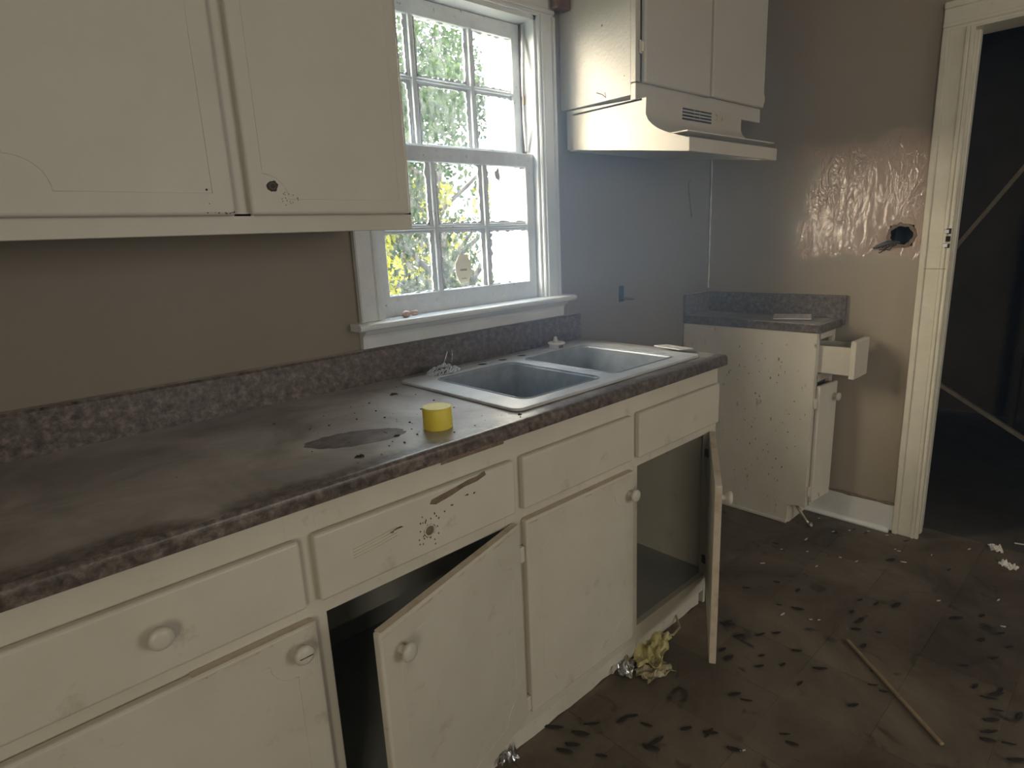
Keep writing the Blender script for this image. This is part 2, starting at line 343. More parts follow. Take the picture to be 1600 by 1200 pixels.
# ------------------------------------------------------------------ room shell
XL, YF, H = -4.6, -4.2, 2.44
WX0, WX1, WZ0, WZ1 = -1.868, -1.172, 1.085, 2.03       # window hole
DY0, DY1, DZ = -1.80, -0.968, 1.968                        # doorway in the right wall
b = B()
for r in ((XL, WX0, 0, H), (WX1, 0.14, 0, H), (WX0, WX1, 0, WZ0), (WX0, WX1, WZ1, H)): b.box(r[0], r[1], 0, .115, r[2], r[3])
struct(obj('wall_back', b, 'wall'))
HY0, HY1, HZ0, HZ1 = -.872, -.788, 1.205, 1.285          # ragged hole in right wall
b = B()
for y0, y1, z0, z1 in ((HY1, 0, 0, H), (DY1, HY0, 0, H), (HY0, HY1, 0, HZ0), (HY0, HY1, HZ1, H), (YF, DY0, 0, H), (DY0, DY1, DZ, H)): b.box(0, .12, y0, y1, z0, z1)
wr_ = struct(obj('wall_right', b, 'wall_r'))
struct(obj('wall_left', B().box(XL-.1, XL, YF, .15, 0, H), 'wall'))
struct(obj('wall_front', B().box(XL-.1, 0.12, YF-.1, YF, 0, H), 'wall'))
struct(obj('ceiling', B().box(XL-.1, .12, YF-.1, .15, H, H+.1), 'ceiling'))
fl = struct(obj('floor', B().box(XL-.1, .13, YF-.1, .15, -.1, -.0019), 'mastic'))
tb = B().box(-.1141, .1141, -.1141, .1141, -.0025, 0, .0005)
t0 = None; P9 = .2286
for i in range(-12, 4):
    for j in range(-7, 6):
        cx = -.825 + (i+.5)*P9; cy = -1.216 + (j+.5)*P9
        if cx < -3.2 or cx > -.0 or cy > -.1 or cy < -2.7: continue
        if cx > -.1143: pass
        if t0 is None: o = t0 = obj('floor_tile', tb, 'tile', fl)
        else: o = t0.copy(); C.objects.link(o)
        o.location = (cx + random.uniform(-.0006,.0006), cy + random.uniform(-.0006,.0006), random.uniform(-.0007, 0))
        o.rotation_euler = (random.uniform(-.002,.002), random.uniform(-.002,.002), random.uniform(-.004,.004))

# dark room beyond the doorway
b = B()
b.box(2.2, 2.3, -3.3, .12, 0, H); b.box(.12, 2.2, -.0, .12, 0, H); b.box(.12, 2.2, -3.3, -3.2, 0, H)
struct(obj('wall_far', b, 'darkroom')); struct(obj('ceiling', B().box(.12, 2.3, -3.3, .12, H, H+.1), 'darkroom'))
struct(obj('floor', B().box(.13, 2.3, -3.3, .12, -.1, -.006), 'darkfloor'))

# peeled patches and cracks of the right wall
def ragged(cx, cy, rx, ry, n=22, k=.25):
    return [(cx + rx*math.cos(a)*(1+random.uniform(-k,k)), cy + ry*math.sin(a)*(1+random.uniform(-k,k))) for a in [2*math.pi*i/n for i in range(n)]]
MYZ = lambda x: Matrix(((0,0,1,x),(1,0,0,0),(0,1,0,0),(0,0,0,1)))      # poly (y,z) -> wall x
MXZ = lambda y: Matrix(((1,0,0,0),(0,0,-1,y),(0,1,0,0),(0,0,0,1)))      # poly (x,z) -> wall y, extrude toward -y
# junction box hole
jb = B(); jb.box(.0, .07, HY0, HY0+.003, HZ0, HZ1).box(.0, .07, HY1-.003, HY1, HZ0, HZ1).box(0, .07, HY0, HY1, HZ0, HZ0+.003).box(0, .07, HY0, HY1, HZ1-.003, HZ1).box(.067, .07, HY0, HY1, HZ0, HZ1)
jt = thing('outlet_box', (0,-.83,1.245), 'black burnt open outlet hole in right wall beside the door frame', 'outlet box')
obj('box_liner', jb, 'black', jt)
b = B()
outer = ragged(-.83, 1.245, .052, .050, 26, .08); inner = ragged(-.83, 1.247, .039, .037, 26, .12)
for i in range(26):
    j = (i+1) % 26
    b.prism([inner[i], outer[i], outer[j], inner[j]], -random.uniform(.002,.005), MYZ(0))
obj('torn_rim', b, 'chip', jt)
b = B()
for k in range(9):
    p = Vector((-.004, -.80 + random.uniform(-.03,.0), 1.215 + random.uniform(-.01,.01))); pts = [p]
    for q in range(4): p = p + Vector((random.uniform(-.008,-.001), random.uniform(0,.022), random.uniform(-.012,.006))); pts.append(p)
    b.tube(pts, .0022)
obj('charred_wires', b, 'scuff', jt)
b = B().tube([(-.006,-.80,1.22),(-.012,-.775,1.214),(-.014,-.755,1.205),(-.012,-.738,1.199)], [.006,.008,.008,.004], 8)
obj('melted_plug', b, 'wire', jt)

# switch hole in back wall
st = thing('switch_box', (-.70,0,1.05), 'narrow dark empty switch hole with wire stub in wall right of window', 'outlet box')
obj('box_liner', B().box(-.722, -.690, -.002, .0, 1.022, 1.088), 'black', st)
obj('wire_stub', B().tube([(-.703,-.003,1.035),(-.69,-.02,1.036),(-.665,-.028,1.030),(-.650,-.03,1.033)], [.004,.005,.005,.004], 8), 'wire', st)
tag(obj('wall_wire', B().tube([(-.185,-.004,1.525),(-.202,-.004,1.515),(-.200,-.004,1.48),(-.170,-.004,1.36)], .0022), 'wire'),
    'thin bent dark wire fixed to back wall below the range hood', 'wire')
b = B(); pts = [(-.004,-.006,1.02+k*.03) for k in range(22)]
b.tube([(p[0]+random.uniform(-.003,.0), p[1]+random.uniform(-.002,.0), p[2]) for p in pts], [random.uniform(.002,.0055) for _ in pts], 6)
struct(obj('trim_3', b, 'plastic'))

# baseboard right
bb = sempty('baseboard_right', (0,-.7,0))
obj('board', B().box(-.016, 0, -.915, -.02, .008, .125, .002), 'base_trim', bb)
obj('cap_molding', B().tube([(-.013,-.91+k*.03,.127+random.uniform(-.002,.002)) for k in range(30)], [random.uniform(.003,.008) for k in range(30)], 6), 'chip', bb)
obj('quarter_round', B().tube([(-.024,-.90,.008),(-.024,-.02,.008)], .012, 10), 'base_trim', bb)

# doorway casing (the frame leans slightly with the old house)
dr = sempty('door_1', (0,-.95,0))
def profile_board(b, p0, p1, across, out, w, layers):
    # board from p0 to p1, width w along 'across', stepped profile: (a0,a1,thick)
    p0, p1, across, out = map(Vector, (p0, p1, across, out))
    for a0, a1, th in layers:
        t = bmesh.new(); q = []
        for p in (p0, p1):
            for a, o in ((a0,0),(a1,0),(a1,th),(a0,th)): q.append(t.verts.new(p + across*a*w + out*o))
        for f in ((0,1,2,3),(7,6,5,4),(0,4,5,1),(1,5,6,2),(2,6,7,3),(3,7,4,0)): t.faces.new([q[k] for k in f])
        bmesh.ops.recalc_face_normals(t, faces=t.faces)
        bmesh.ops.bevel(t, geom=t.edges[:], offset=.0025, segments=2, affect='EDGES')
        b._add(t)
LAY = [(0,.22,.024),(.2,.74,.017),(.72,.86,.021),(.85,1,.016)]
b = B(); profile_board(b, (0,-.912,0), (0,-.902,1.952), (0,-1,0), (-1,0,0), .095, LAY); obj('casing_side', b, 'door_trim', dr)
b = B(); profile_board(b, (0,-1.875,0), (0,-1.875,1.952), (0,1,0), (-1,0,0), .095, LAY); obj('casing_side', b, 'door_trim', dr)
b = B(); profile_board(b, (0,-.900,2.044), (0,-1.875,2.044), (0,0,-1), (-1,0,0), .095, LAY); obj('casing_head', b, 'door_trim', dr)
b = B().box(-.012, .135, DY1-.022, DY1, 0, DZ-.01, .002); b.box(.045, .075, DY1-.034, DY1-.02, 0, DZ-.02, .002)
b.box(.12, .14, -.99, -.90, 0, DZ+.05, .002); obj('jamb', b, 'door_trim', dr)
obj('jamb', B().box(-.012, .135, DY0, DY0+.022, 0, DZ-.01, .002), 'door_trim', dr)
obj('head_jamb', B().box(-.012, .135, DY0, DY1, DZ-.022, DZ, .002), 'door_trim', dr)
b = B()
for z, dz in ((1.247,.020),(1.219,.020),(1.196,.015)): b.box(-.0245, -.0125, -.997, -.984, z, z+dz)
obj('hinge_mortise', b, 'black', dr)
b = B()
for z in (1.249,1.198): b.box(-.0255, -.0165, -.993, -.975, z, z+.015, .002)
obj('hinge_knuckle', b, 'plastic', dr)
obj('casing_crack', B().box(-.0225, -.0215, -.995, -.912, 1.118, 1.1195), 'scuff', dr)
tag(obj('threshold_strip', B().box(-.0, .006, -.75, .0, 0, .004, .001, M4=T((.20,-1.295,-.001)) @ R('Z', 18)), 'whiteflake'), 'thin white metal strip lying on floor inside the dark doorway', 'strip')
# boards leaning in the dark room
def rod(name, p0, p1, w, d, m, lab, cat):
    p0, p1 = Vector(p0), Vector(p1); L = (p1-p0).length; q = (p1-p0).to_track_quat('Z','Y').to_matrix().to_4x4()
    return tag(obj(name, B().box(-w/2, w/2, -d/2, d/2, 0, L, .002, M4=T(p0) @ q), m), lab, cat)
rod('leaning_board', (1.0,-.79,1.13), (1.02,-1.44,2.16), .02, .02, 'palestick', 'thin pale board slanting up to the right in the dark room', 'board')
rod('fallen_board', (1.0,-.78,.46), (1.02,-1.55,-.005+.0), .028, .02, 'palestick', 'thin pale board slanting down to the floor in the dark room', 'board')
rod('standing_panel', (1.9,-1.02,.0), (1.9,-1.02,1.35), .09, .03, 'darkfloor', 'dark grey upright plank barely visible at the back of the dark room', 'plank')

# ------------------------------------------------------------------ window
win = sempty('window_1', (-1.52, 0, 1.08))
for x0, x1 in ((-1.943,-1.866),(-1.176,-1.098)):
    b = B(); w = x1-x0
    outer_left = x0 < -1.5
    if outer_left: profile_board(b, (x0,0,1.085), (x0,0,2.03), (1,0,0), (0,-1,0), w, [(0,.2,.022),(.18,.72,.017),(.7,.86,.02),(.85,1,.014)])
    else: profile_board(b, (x1,0,1.085), (x1,0,2.03), (-1,0,0), (0,-1,0), w, [(0,.2,.022),(.18,.72,.017),(.7,.86,.02),(.85,1,.014)])
    obj('casing_side', b, 'trim', win)
b = B(); profile_board(b, (-1.943,0,2.108), (-1.098,0,2.108), (0,0,-1), (0,-1,0), .082, [(0,.2,.022),(.18,.72,.017),(.7,.86,.02),(.85,1,.014)]); obj('casing_head', b, 'trim', win)
b = B().box(WX0, WX0+.014, -.002, .115, WZ0, WZ1); obj('jamb', b, 'trim', win)
b = B().box(WX1-.014, WX1, -.002, .115, WZ0, WZ1); obj('jamb', b, 'trim', win)
obj('jamb_channel', B().box(WX1-.026, WX1-.013, .052, .060, 1.55, WZ1-.02), 'brown', win, label='bare brown wood strip in the jamb')
obj('head_jamb', B().box(WX0, WX1, -.002, .115, WZ1-.018, WZ1), 'trim', win)
# stool with a rounded nose, apron below
b = B(); st_poly = [(.06,0),(-.050,0),(-.058,.004),(-.061,.011),(-.058,.018),(-.050,.022),(.06,.022)]
b.prism(st_poly, 0.915, Matrix(((0,0,1,-1.972),(1,0,0,0),(0,1,0,1.066),(0,0,0,1)))); obj('stool', b, 'trim', win)
b = B(); ap = [(0,0),(-.016,.0),(-.018,.03),(-.022,.038),(-.034,.046),(-.044,.056),(0,.056)]
b.prism(ap, .86, Matrix(((0,0,1,-1.945),(1,0,0,0),(0,1,0,1.010),(0,0,0,1)))); obj('apron', b, 'trim', win)
obj('outer_sill', B().box(WX0, WX1, .06, .19, 1.055, 1.085), 'trim', win)
def sash(name, y, x0, x1, z0, z1, gx, gz, th=.034):
    # gx, gz: lists of glass (lo, hi) ranges; rails and stiles fill the rest
    s = obj(name, B().box(x0, gx[0][0]+.004, y, y+th, z0, z1, .002).box(gx[-1][1]-.004, x1, y, y+th, z0, z1, .002)
        .box(gx[0][0], gx[-1][1], y+.0005, y+th-.0005, z0, gz[0][0]+.004, .002).box(gx[0][0], gx[-1][1], y+.0005, y+th-.0005, gz[-1][1]-.004, z1, .002), 'sash', win)
    for i in range(len(gx)-1):
        c = (gx[i][1]+gx[i+1][0])/2; w = (gx[i+1][0]-gx[i][1])/2
        b = B().box(c-w*.42, c+w*.42, y+.002, y+th-.004, gz[0][0], gz[-1][1], .002).box(c-w, c+w, y+.013, y+th-.010, gz[0][0], gz[-1][1], .003)
        obj('muntin', b, 'sash', s)
    for j in range(len(gz)-1):
        c = (gz[j][1]+gz[j+1][0])/2; w = (gz[j+1][0]-gz[j][1])/2
        b = B().box(gx[0][0], gx[-1][1], y+.003, y+th-.005, c-w*.42, c+w*.42, .002).box(gx[0][0], gx[-1][1], y+.014, y+th-.011, c-w, c+w, .003)
        obj('muntin', b, 'sash', s)
    for a, c in gx:
        for d, e in gz:
            obj('pane', B().box(a-.003, c+.003, y+.017, y+.0195, d-.003, e+.003), 'glass', s)
    # glazing putty left ragged at the panes
    b = B()
    for a, c in gx:
        for d, e in gz:
            n = 26
            for k in range(n):
                u = a + (c-a)*(k+.5)/n
                for zz, sg in ((d,1),(e,-1)):
                    h = abs(noise.noise(Vector((u*40, zz*9, sg*3))))*.014+.002
                    b.box(u-(c-a)/n*.55, u+(c-a)/n*.55, y+.012, y+.0165, min(zz, zz+sg*h), max(zz, zz+sg*h))
                v = d + (e-d)*(k+.5)/n
                for xx, sg in ((a,1),(c,-1)):
                    h = abs(noise.noise(Vector((xx*9, v*40, sg*5))))*.010+.001
                    b.box(min(xx, xx+sg*h), max(xx, xx+sg*h), y+.012, y+.0165, v-(e-d)/n*.55, v+(e-d)/n*.55)
    obj('putty', b, 'sash', s); return s
lo = sash('lower_sash', .020, WX0+.015, WX1-.015, 1.0865, 1.590, [(-1.822,-1.645),(-1.608,-1.433),(-1.396,-1.222)], [(1.146,1.334),(1.358,1.548)])
up = sash('upper_sash', .060, WX0+.015, -1.187, 1.560, 2.010, [(-1.825,-1.660),(-1.622,-1.430),(-1.394,-1.228)], [(1.598,1.777),(1.797,1.966)])
# alarm-company style octagon sticker on the middle lower pane
t = thing('window_sticker', (-1.535,.036,1.215), 'cream octagonal security sticker with faded print on lower middle pane', 'sticker')
oc = [(-.036,.018),(-.036,-.018),(-.018,-.048),(.018,-.048),(.036,-.018),(.036,.018),(.018,.046),(-.018,.046)]
oc = [(x*.95-1.517, z+1.212) for x, z in oc]
M['sticker'] = mat('faded_cream_sticker', (.80,.76,.60), (.86,.82,.68), 20, .5)
M['sticker'].node_tree.nodes['Principled BSDF'].inputs['Transmission Weight'].default_value = 0
obj('sticker_sheet', B().prism(oc, .0008, MXZ(.0365)), leafmat('backlit_sticker', (.74,.72,.60), (.80,.78,.66), .12), t)
b = B()
for k in range(6): b.box(-1.533+k*.0050, -1.533+k*.0050+.0042, .0348, .0354, 1.206, 1.2125)
for k in range(7): b.box(-1.529+k*.0034, -1.529+k*.0034+.0026, .0348, .0354, 1.1795, 1.182)
obj('faded_print', b, mat('faded_print', (.30,.27,.22), None), t, kind='stuff')
t2 = tag(obj('decal_remnant', B().prism(ragged(-1.345,1.515,.011,.020,12,.35), .0008, MXZ(.0365)), mat('grey_decal', (.42,.42,.41), (.7,.7,.68), 150, .5)), 'small ragged grey decal remnant on upper right pane of lower sash', 'decal')
# loose sash stop strip broken in two
t = thing('broken_stop_strip', (-1.20,.03,1.59), 'white broken wooden stop strip hanging bent beside upper sash', 'wood strip')
obj('upper_piece', B().tube([(-1.193,.045,2.008),(-1.203,.035,1.93),(-1.214,.028,1.85),(-1.222,.022,1.775)], [.005,.006,.006,.005], 5), 'trim', t)
obj('lower_piece', B().tube([(-1.222,.022,1.762),(-1.212,.03,1.69),(-1.196,.042,1.60)], [.004,.006,.005], 5), 'trim', t)
obj('splinter', B().box(-1.226,-1.217,.016,.024,1.748,1.776,.001), 'stick', t)
tag(obj('cobweb', B().tube([(-1.895,-.024,1.24),(-1.87,.01,1.26),(-1.85,.018,1.285)], .0006, 4).tube([(-1.87,.01,1.26),(-1.84,.018,1.23),(-1.80,.018,1.20),(-1.77,.018,1.18)], .0005, 4)
    .tube([(-1.905,-.024,1.235),(-1.89,-.024,1.228),(-1.885,-.024,1.24),(-1.875,-.02,1.23),(-1.86,0,1.21)], .0005, 4).tube([(-1.87,.01,1.26),(-1.875,0,1.20),(-1.87,-.01,1.14),(-1.84,-.01,1.09)], .0006, 4)
    .tube([(-1.83,.018,1.285),(-1.80,.018,1.27),(-1.77,.018,1.24)], .0007, 4), 'plastic'), 'thin white cobweb threads across lower left corner of window', 'cobweb')
# nuts on the stool
for (x, y, s, rz, lab) in ((-1.800,-.030,1.0,20,'larger pinkish nut shell on window sill'), (-1.757,-.012,.82,-10,'smaller pinkish nut shell on window sill, right of the larger one')):
    b = B().lathe([(0,-.017),(.004,-.016),(.009,-.010),(.0105,0),(.009,.009),(.004,.015),(0,.0165)], T((x,y,1.088+.0095*s)) @ R('Z', rz) @ R('Y', 90) @ Matrix.Scale(s*1.0, 4), 14)
    tag(obj('nut_shell', b, 'nut'), lab, 'nut', 'nut shells on the window sill')
# brown block at head of casing
t = thing('curtain_bracket', (-1.08,-.03,2.03), 'dark brown wooden curtain bracket at top right corner of window casing', 'bracket')
obj('block', B().box(-1.125,-1.058,-.062,-.0225,2.048,2.12,.004), 'brown', t); obj('rod_stub', B().box(-1.058,-1.02,-.055,-.030,2.062,2.12,.004), 'brown', t)

# ------------------------------------------------------------------ cabinet builders
def notched(x0, x1, z0, z1, r, corners):
    # routed line: rectangle whose chosen corners are scooped by a concave quarter circle; corners order bl, br, tr, tl
    pts = []; n = 8
    spec = [(x0,z0,0),(x1,z0,1),(x1,z1,2),(x0,z1,3)]
    dirs = [((0,1),(1,0)),((-1,0),(0,1)),((0,-1),(-1,0)),((1,0),(0,-1))]
    for (cx, cz, k) in spec:
        if not corners[k]: pts.append((cx, cz)); continue
        a, c = Vector(dirs[k][0]), Vector(dirs[k][1])
        e = .22*r
        pts.append((cx+a.x*(r+e), cz+a.y*(r+e)))
        for i in range(n+1):
            th = math.pi/2*i/n; v = a*(r*math.cos(th)) + c*(r*math.sin(th)) + (a+c)*e*(math.sin(2*th))*0
            pts.append((cx+v.x, cz+v.y))
        pts.append((cx+c.x*(r+e), cz+c.y*(r+e)))
    return pts
def panel_door(name, w, h, m, parent, loc, rz=0, hinge='right', groove=None, inset=.045, r=.045, th=.019, hx=None):
    """door slab; local origin = hinge edge, bottom, back face at y=0, front toward -y"""
    x0, x1 = (-w, 0) if hinge == 'right' else (0, w)
    b = B()
    # slab with a chamfered lip
    b.box(x0, x1, -th, 0, 0, h, .006, 3)
    d = obj(name, b, m, parent, local=True); d.location = loc; d.rotation_euler = (0,0,rz)
    if groove:
        pts = notched(x0+inset, x1-inset, inset, h-inset, r, groove)
        obj('groove_line', B().tube([(x, -th+.0002, z) for x, z in pts], .0011, 4, closed=True), m, d, local=True)
    return d
def knob(parent, x, z, th=.019, m='knob', out=.026):
    b = B().lathe([(.0085,0),(.008,.006),(.0075,.010),(.013,.014),(.0175,.018),(.0185,.022),(.016,.026),(.009,.0285),(0,.029)], T((x,-th,z)) @ R('X', 90), 20)
    return obj('knob', b, m, parent, local=True)
def ring_scar(parent, x, z, th=.019, r=.012, name='knob_scar'):
    b = B().prism(ragged(x, z, r, r, 20, .25), .0006, MXZ(-th))
    s = obj(name, b, 'chip', parent, local=True)
    return s
def hinge(parent, x, y, z, side=1, m='rust'):
    b = B().box(x-.004, x+.022*side, y-.002, y+.001, z-.022, z+.022, .0005)
    b.lathe([(.0045,-.025),(.0045,.025)], T((x,y-.004,z)), 8); b.lathe([(0,-.028),(.003,-.027),(.0045,-.024)], T((x,y-.004,z)), 8)
    return b

# ------------------------------------------------------------------ main base cabinet
CX0, CX1 = -4.0, -1.006; FY = -.615; CT = .869
base = thing('base_cabinet', (-2.5, -.6, 0), 'long cream painted base cabinet run under the window counter with sagging doors', 'cabinet')
mods = [(-3.62,-3.14),(-2.93,-2.445),(-2.42,-1.94),(-1.913,-1.492),(-1.462,-1.022)]
# face frame with openings
fr = B(); op = [(-3.60,-3.16),(-2.91,-2.462),(-2.405,-1.962),(-1.897,-1.509),(-1.446,-1.054)]
zt, zd0, zdoor, zb = CT, .680, .655, .135
xs = [CX0] + [v for o_ in op for v in o_] + [CX1]
for k in range(0, len(xs), 2): fr.box(xs[k], xs[k+1], FY, FY+.02, .085, zt, .0015)
for x0, x1 in op:
    fr.box(x0-.001, x1+.001, FY+.0004, FY+.0196, .085, zb); fr.box(x0-.001, x1+.001, FY+.0004, FY+.0196, zdoor, zt)
obj('face_frame', fr, 'paint', base)
obj('end_panel', B().box(CX1-.012, CX1, FY+.02, -.003, .0, CT, .001), 'paint', base)
for x in (-2.435, -3.05): obj('divider', B().box(x-.008, x+.008, FY+.02, -.02, .10, .66), 'wood_in', base)
obj('bottom_shelf', B().box(CX0, CX1-.012, FY+.02, -.004, .118, .134), 'wood_in', base)
obj('back_panel', B().box(CX0, CX1-.012, -.016, -.004, .134, CT-.02), 'wood_in', base)
obj('inner_shelf', B().box(-2.43, -1.93, -.34, -.02, .42, .436).box(-2.43,-1.93,-.345,-.33,.436,.50), 'wood_in', base, label='grey shelf edge inside the open cabinet')
# ragged kick board
b = B(); n = 60
poly = [(CX0, 0.0)]
for k in range(n+1): poly.append((CX0 + (CX1-.03-CX0)*k/n, .0 + max(0, noise.noise(Vector((k*.7,0,0)))*.012)))
poly += [(CX1-.03, .075), (CX0, .075)]
b.prism(poly, .012, MXZ(FY+.040)); obj('kick_board', b, 'paint_worn', base)
obj('scribe_strip', B().box(CX0, CX1-.04, FY+.006, FY+.028, .068, .086, .003), 'paint_worn', base)
def drawer_front(x0, x1, z0, z1, knobs=False, scar=False):
    d = panel_door('drawer_front', x1-x0, z1-z0, M['paint'], base, Vector((x0, FY, z0)) - base.location, 0, 'left')
    if knobs: knob(d, (x1-x0)*.53, (z1-z0)*.55)
    return d
for i, (x0, x1) in enumerate(mods):
    d = drawer_front(x0, x1, .688 if i != 4 else .686, .818, knobs=(i in (0,1)))
    if i == 2:
        x = lambda px: px - x0
        # bare wood chip along the top, knob torn off leaving a scar, scratches
        ch = [(.245,.095),(.26,.090),(.30,.097),(.335,.104),(.37,.106),(.395,.112),(.392,.121),(.37,.117),(.345,.116),(.31,.110),(.27,.106),(.25,.104)]
        obj('paint_chip', B().prism([(a, c+random.uniform(-.0012,.0012)) for a, c in ch], .0005, T((0,0,.010)) @ MXZ(-.019)), 'chip', d, local=True, label='bare brown strip where paint chipped off')
        sc = ring_scar(d, .240, .050, r=.0135)
        obj('scar_rim', B().tube([(.240+.012*math.cos(a), -.0193, .050+.012*math.sin(a)) for a in [k*.393 for k in range(16)]], .0022, 5, closed=True), 'knob', d, local=True)
        b = B()
        for k in range(26):
            a = random.uniform(0,6.28); q = random.uniform(.014,.04); b.prism(ragged(.240+q*math.cos(a)*.8, .050+q*math.sin(a), .0015, .002, 6, .4), .0004, MXZ(-.019))
        for a, c, l in ((.30,.085,.004),(.34,.094,.005),(.36,.092,.003),(.28,.078,.002),(.17,.082,.012),(.155,.079,.006)): b.prism(ragged(a, c, l, .0018, 8, .4), .0004, MXZ(-.019))
        obj('chipped_specks', b, 'scuff', d, local=True, kind='stuff')
        b = B()
        for k in range(4): b.tube([(.07,-.019,.058+k*.006),(.12,-.019,.062+k*.006),(.165,-.019,.068+k*.006)], .0008, 4)
        obj('scratches', b, 'edge', d, local=True, kind='stuff')
# doors
Z0, DH = .128, .532
def add_door(x_h, w, ang=0, h='right', groove=(1,1,1,1), zoff=0, tilt=0):
    d = panel_door('door', w, DH, M['paint'], base, Vector((x_h, FY-.0005, Z0+zoff)) - base.location, 0, h, groove=groove, inset=.046, r=.045)
    d.rotation_euler = (0, tilt, math.radians(ang))
    return d
d0 = add_door(-3.62, .48, 0, 'left')
d1 = add_door(-2.94, .507, 0, 'left'); d1.location.x = -2.94+2.5; knob(d1, .507-.038, DH-.040)
obj('knob_crack', B().box(.507-.050,.507-.026,-.0492,-.0482,DH-.0405,DH-.0395), 'black', d1, local=True)
d2 = add_door(-1.936, .464, 15.2, 'right'); knob(d2, -.464+.047, DH-.056)
d3 = add_door(-1.915, .427, 0, 'left', tilt=.006); knob(d3, .427-.024, DH-.063)
d4 = add_door(-1.050, .462, 31.3, 'right'); knob(d4, -.462+.032, DH-.045)
def grimy_edge(d, x0, x1, z, th=.019):
    b = B(); n = 30
    for k in range(n):
        u = x0+(x1-x0)*(k+.5)/n; hh = abs(noise.noise(Vector((u*30,z,1))))*.010+.001
        b.box(u-(x1-x0)/n*.5, u+(x1-x0)/n*.5, -th+.0015, -.001, z-.0004, z+.0006)
        if hh > .003: b.prism(ragged(u, z-.008-hh*.3, abs(x1-x0)/n*.6, hh*.45, 7, .4), .0004, MXZ(-th))
    obj('grimy_edge', b, 'edge', d, local=True)
grimy_edge(d2, -.458, -.006, DH); grimy_edge(d3, .006, .42, DH); grimy_edge(d1, .30, .50, DH); grimy_edge(d4, -.455, -.006, DH)
obj('free_edge', B().box(-.4632,-.4618,-.018,-.001,.004,DH-.004), 'edge', d4, local=True)
for d, x in ((d4, -.0), ):
    for z in (.07, DH-.075):
        hb = B().box(-.014,.016,.0,.012,z-.012,z+.012,.002).box(-.028,-.005,.0,.006,z-.008,z+.008,.001); obj('hinge', hb, 'rust', d, local=True)
for z in (.585, .18):
    obj('hinge', B().box(-2.452,-2.443,FY-.018,FY-.0005,z-.022,z+.022,.002).box(-2.447,-2.441,FY-.021,FY-.002,z-.011,z+.011,.002), 'knob', base)
for z in (.575, .16):
    obj('hinge', B().box(-1.930,-1.916,FY-.016,FY-.0005,z-.02,z+.02,.002), 'knob', base)
tag(obj('bottle_cap', B().lathe([(.014,0),(.015,.006),(.013,.012),(0,.013)], T((-1.415,-.52,.1345)), 12), 'black'), 'small black cap lying inside the open cabinet under the sink', 'cap')

# ------------------------------------------------------------------ main countertop
ctop = thing('countertop', (-2.5,-.3,.869), 'long brown mottled laminate countertop with backsplash below the window', 'countertop')
def counter_profile(yf, zt, zb, yb):
    r = .012; pts = [(yb, zb), (yf+.012, zb), (yf, zb+.006)]
    for k in range(7):
        a = math.pi - k*math.pi/12; pts.append((yf+r+r*math.cos(a), zt-r+r*math.sin(a)))
    return pts + [(yb, zt)]
SX0, SX1, SY0, SY1 = -1.878, -1.066, -.585, -.085       # sink outline
HX0, HX1, HY0_, HY1_ = SX0+.02, SX1-.02, SY0+.02, SY1-.004
def strip(b, x0, x1, prof): b.prism(prof, x1-x0, Matrix(((0,0,1,x0),(1,0,0,0),(0,1,0,0),(0,0,0,1))))
b = B(); pr = counter_profile(-.640, .907, CT, 0)
strip(b, CX0, HX0, pr); strip(b, HX1, -.991, pr); strip(b, HX0, HX1, counter_profile(-.640, .907, CT, HY0_)); b.box(HX0, HX1, HY1_, 0, CT, .907)
bmesh.ops.remove_doubles(b.bm, verts=b.bm.verts, dist=.00005)
obj('worktop', b, 'lam', ctop)
b = B(); bs = [(-.0,.9065),(-.020,.9065),(-.020,1.000),(-.016,1.006),(-.008,1.008),(0,1.008)]
strip(b, CX0, -.991, bs); obj('backsplash', b, 'lam', ctop)
# broken laminate edge: missing strip reveals substrate
b = B(); n = 24
ps = [(-2.145+(.17)*k/n, .8695) for k in range(n+1)] + [(-1.975-(.17)*k/n, .8785+.003*noise.noise(Vector((k*.9,2,0)))) for k in range(n+1)]
b.prism(ps, .0008, MXZ(-.6402)); obj('exposed_substrate', b, 'chip', ctop)
sp = ragged(-2.225,-.452,.105,.052,40,.06)
c_, s_ = math.cos(-.35), math.sin(-.35)
obj('stain', B().prism([(-2.225+(x+2.225)*c_-(y+.452)*s_, -.452+(x+2.225)*s_+(y+.452)*c_) for x, y in sp], .0004, T((0,0,.907))), 'stain', ctop, label='dark brown stain worn into the laminate')
# crumbs
b = B()
for k in range(80):
    x = random.gauss(-2.08,.17); y = random.gauss(-.40,.13)
    if y < -.62 or y > -.03 or (x > SX0-.012 and y < SY1+.01): continue
    s = random.choice((.0006,.0008,.0012,.0018)); b.box(x-s, x+s*random.uniform(.5,1.5), y-s, y+s, .907, .907+s*1.2)
tag(obj('crumbs', b, 'dirtstone', kind='stuff'), 'fine dark grit scattered on the countertop left of the sink', 'grit')
def clump(name, x, y, z, r, m, lab, cat, n=9, grp=None):
    b = B()
    for k in range(n):
        a = random.uniform(0,6.28); q = random.uniform(0,r*.8); l = r*random.uniform(.3,.6)
        b.tube([(x+q*math.cos(a)-l, y+q*math.sin(a), z+.001), (x+q*math.cos(a), y+q*math.sin(a)+l*.4, z+r*.35), (x+q*math.cos(a)+l, y+q*math.sin(a)-l*.3, z+.001)], r*.16, 5)
    return tag(obj(name, b, m), lab, cat, grp)
clump('debris_clump', -1.965,-.19,.907,.010,'flake','black crumb clump on counter by the backsplash left of the sink','debris')
clump('debris_clump', -2.280,-.565,.907,.009,'flake','dark brown crumb clump on counter near the front edge','debris')
clump('debris_clump', -1.885,-.60,.907,.005,'flake','tiny dark crumb at the near corner of the sink','debris')
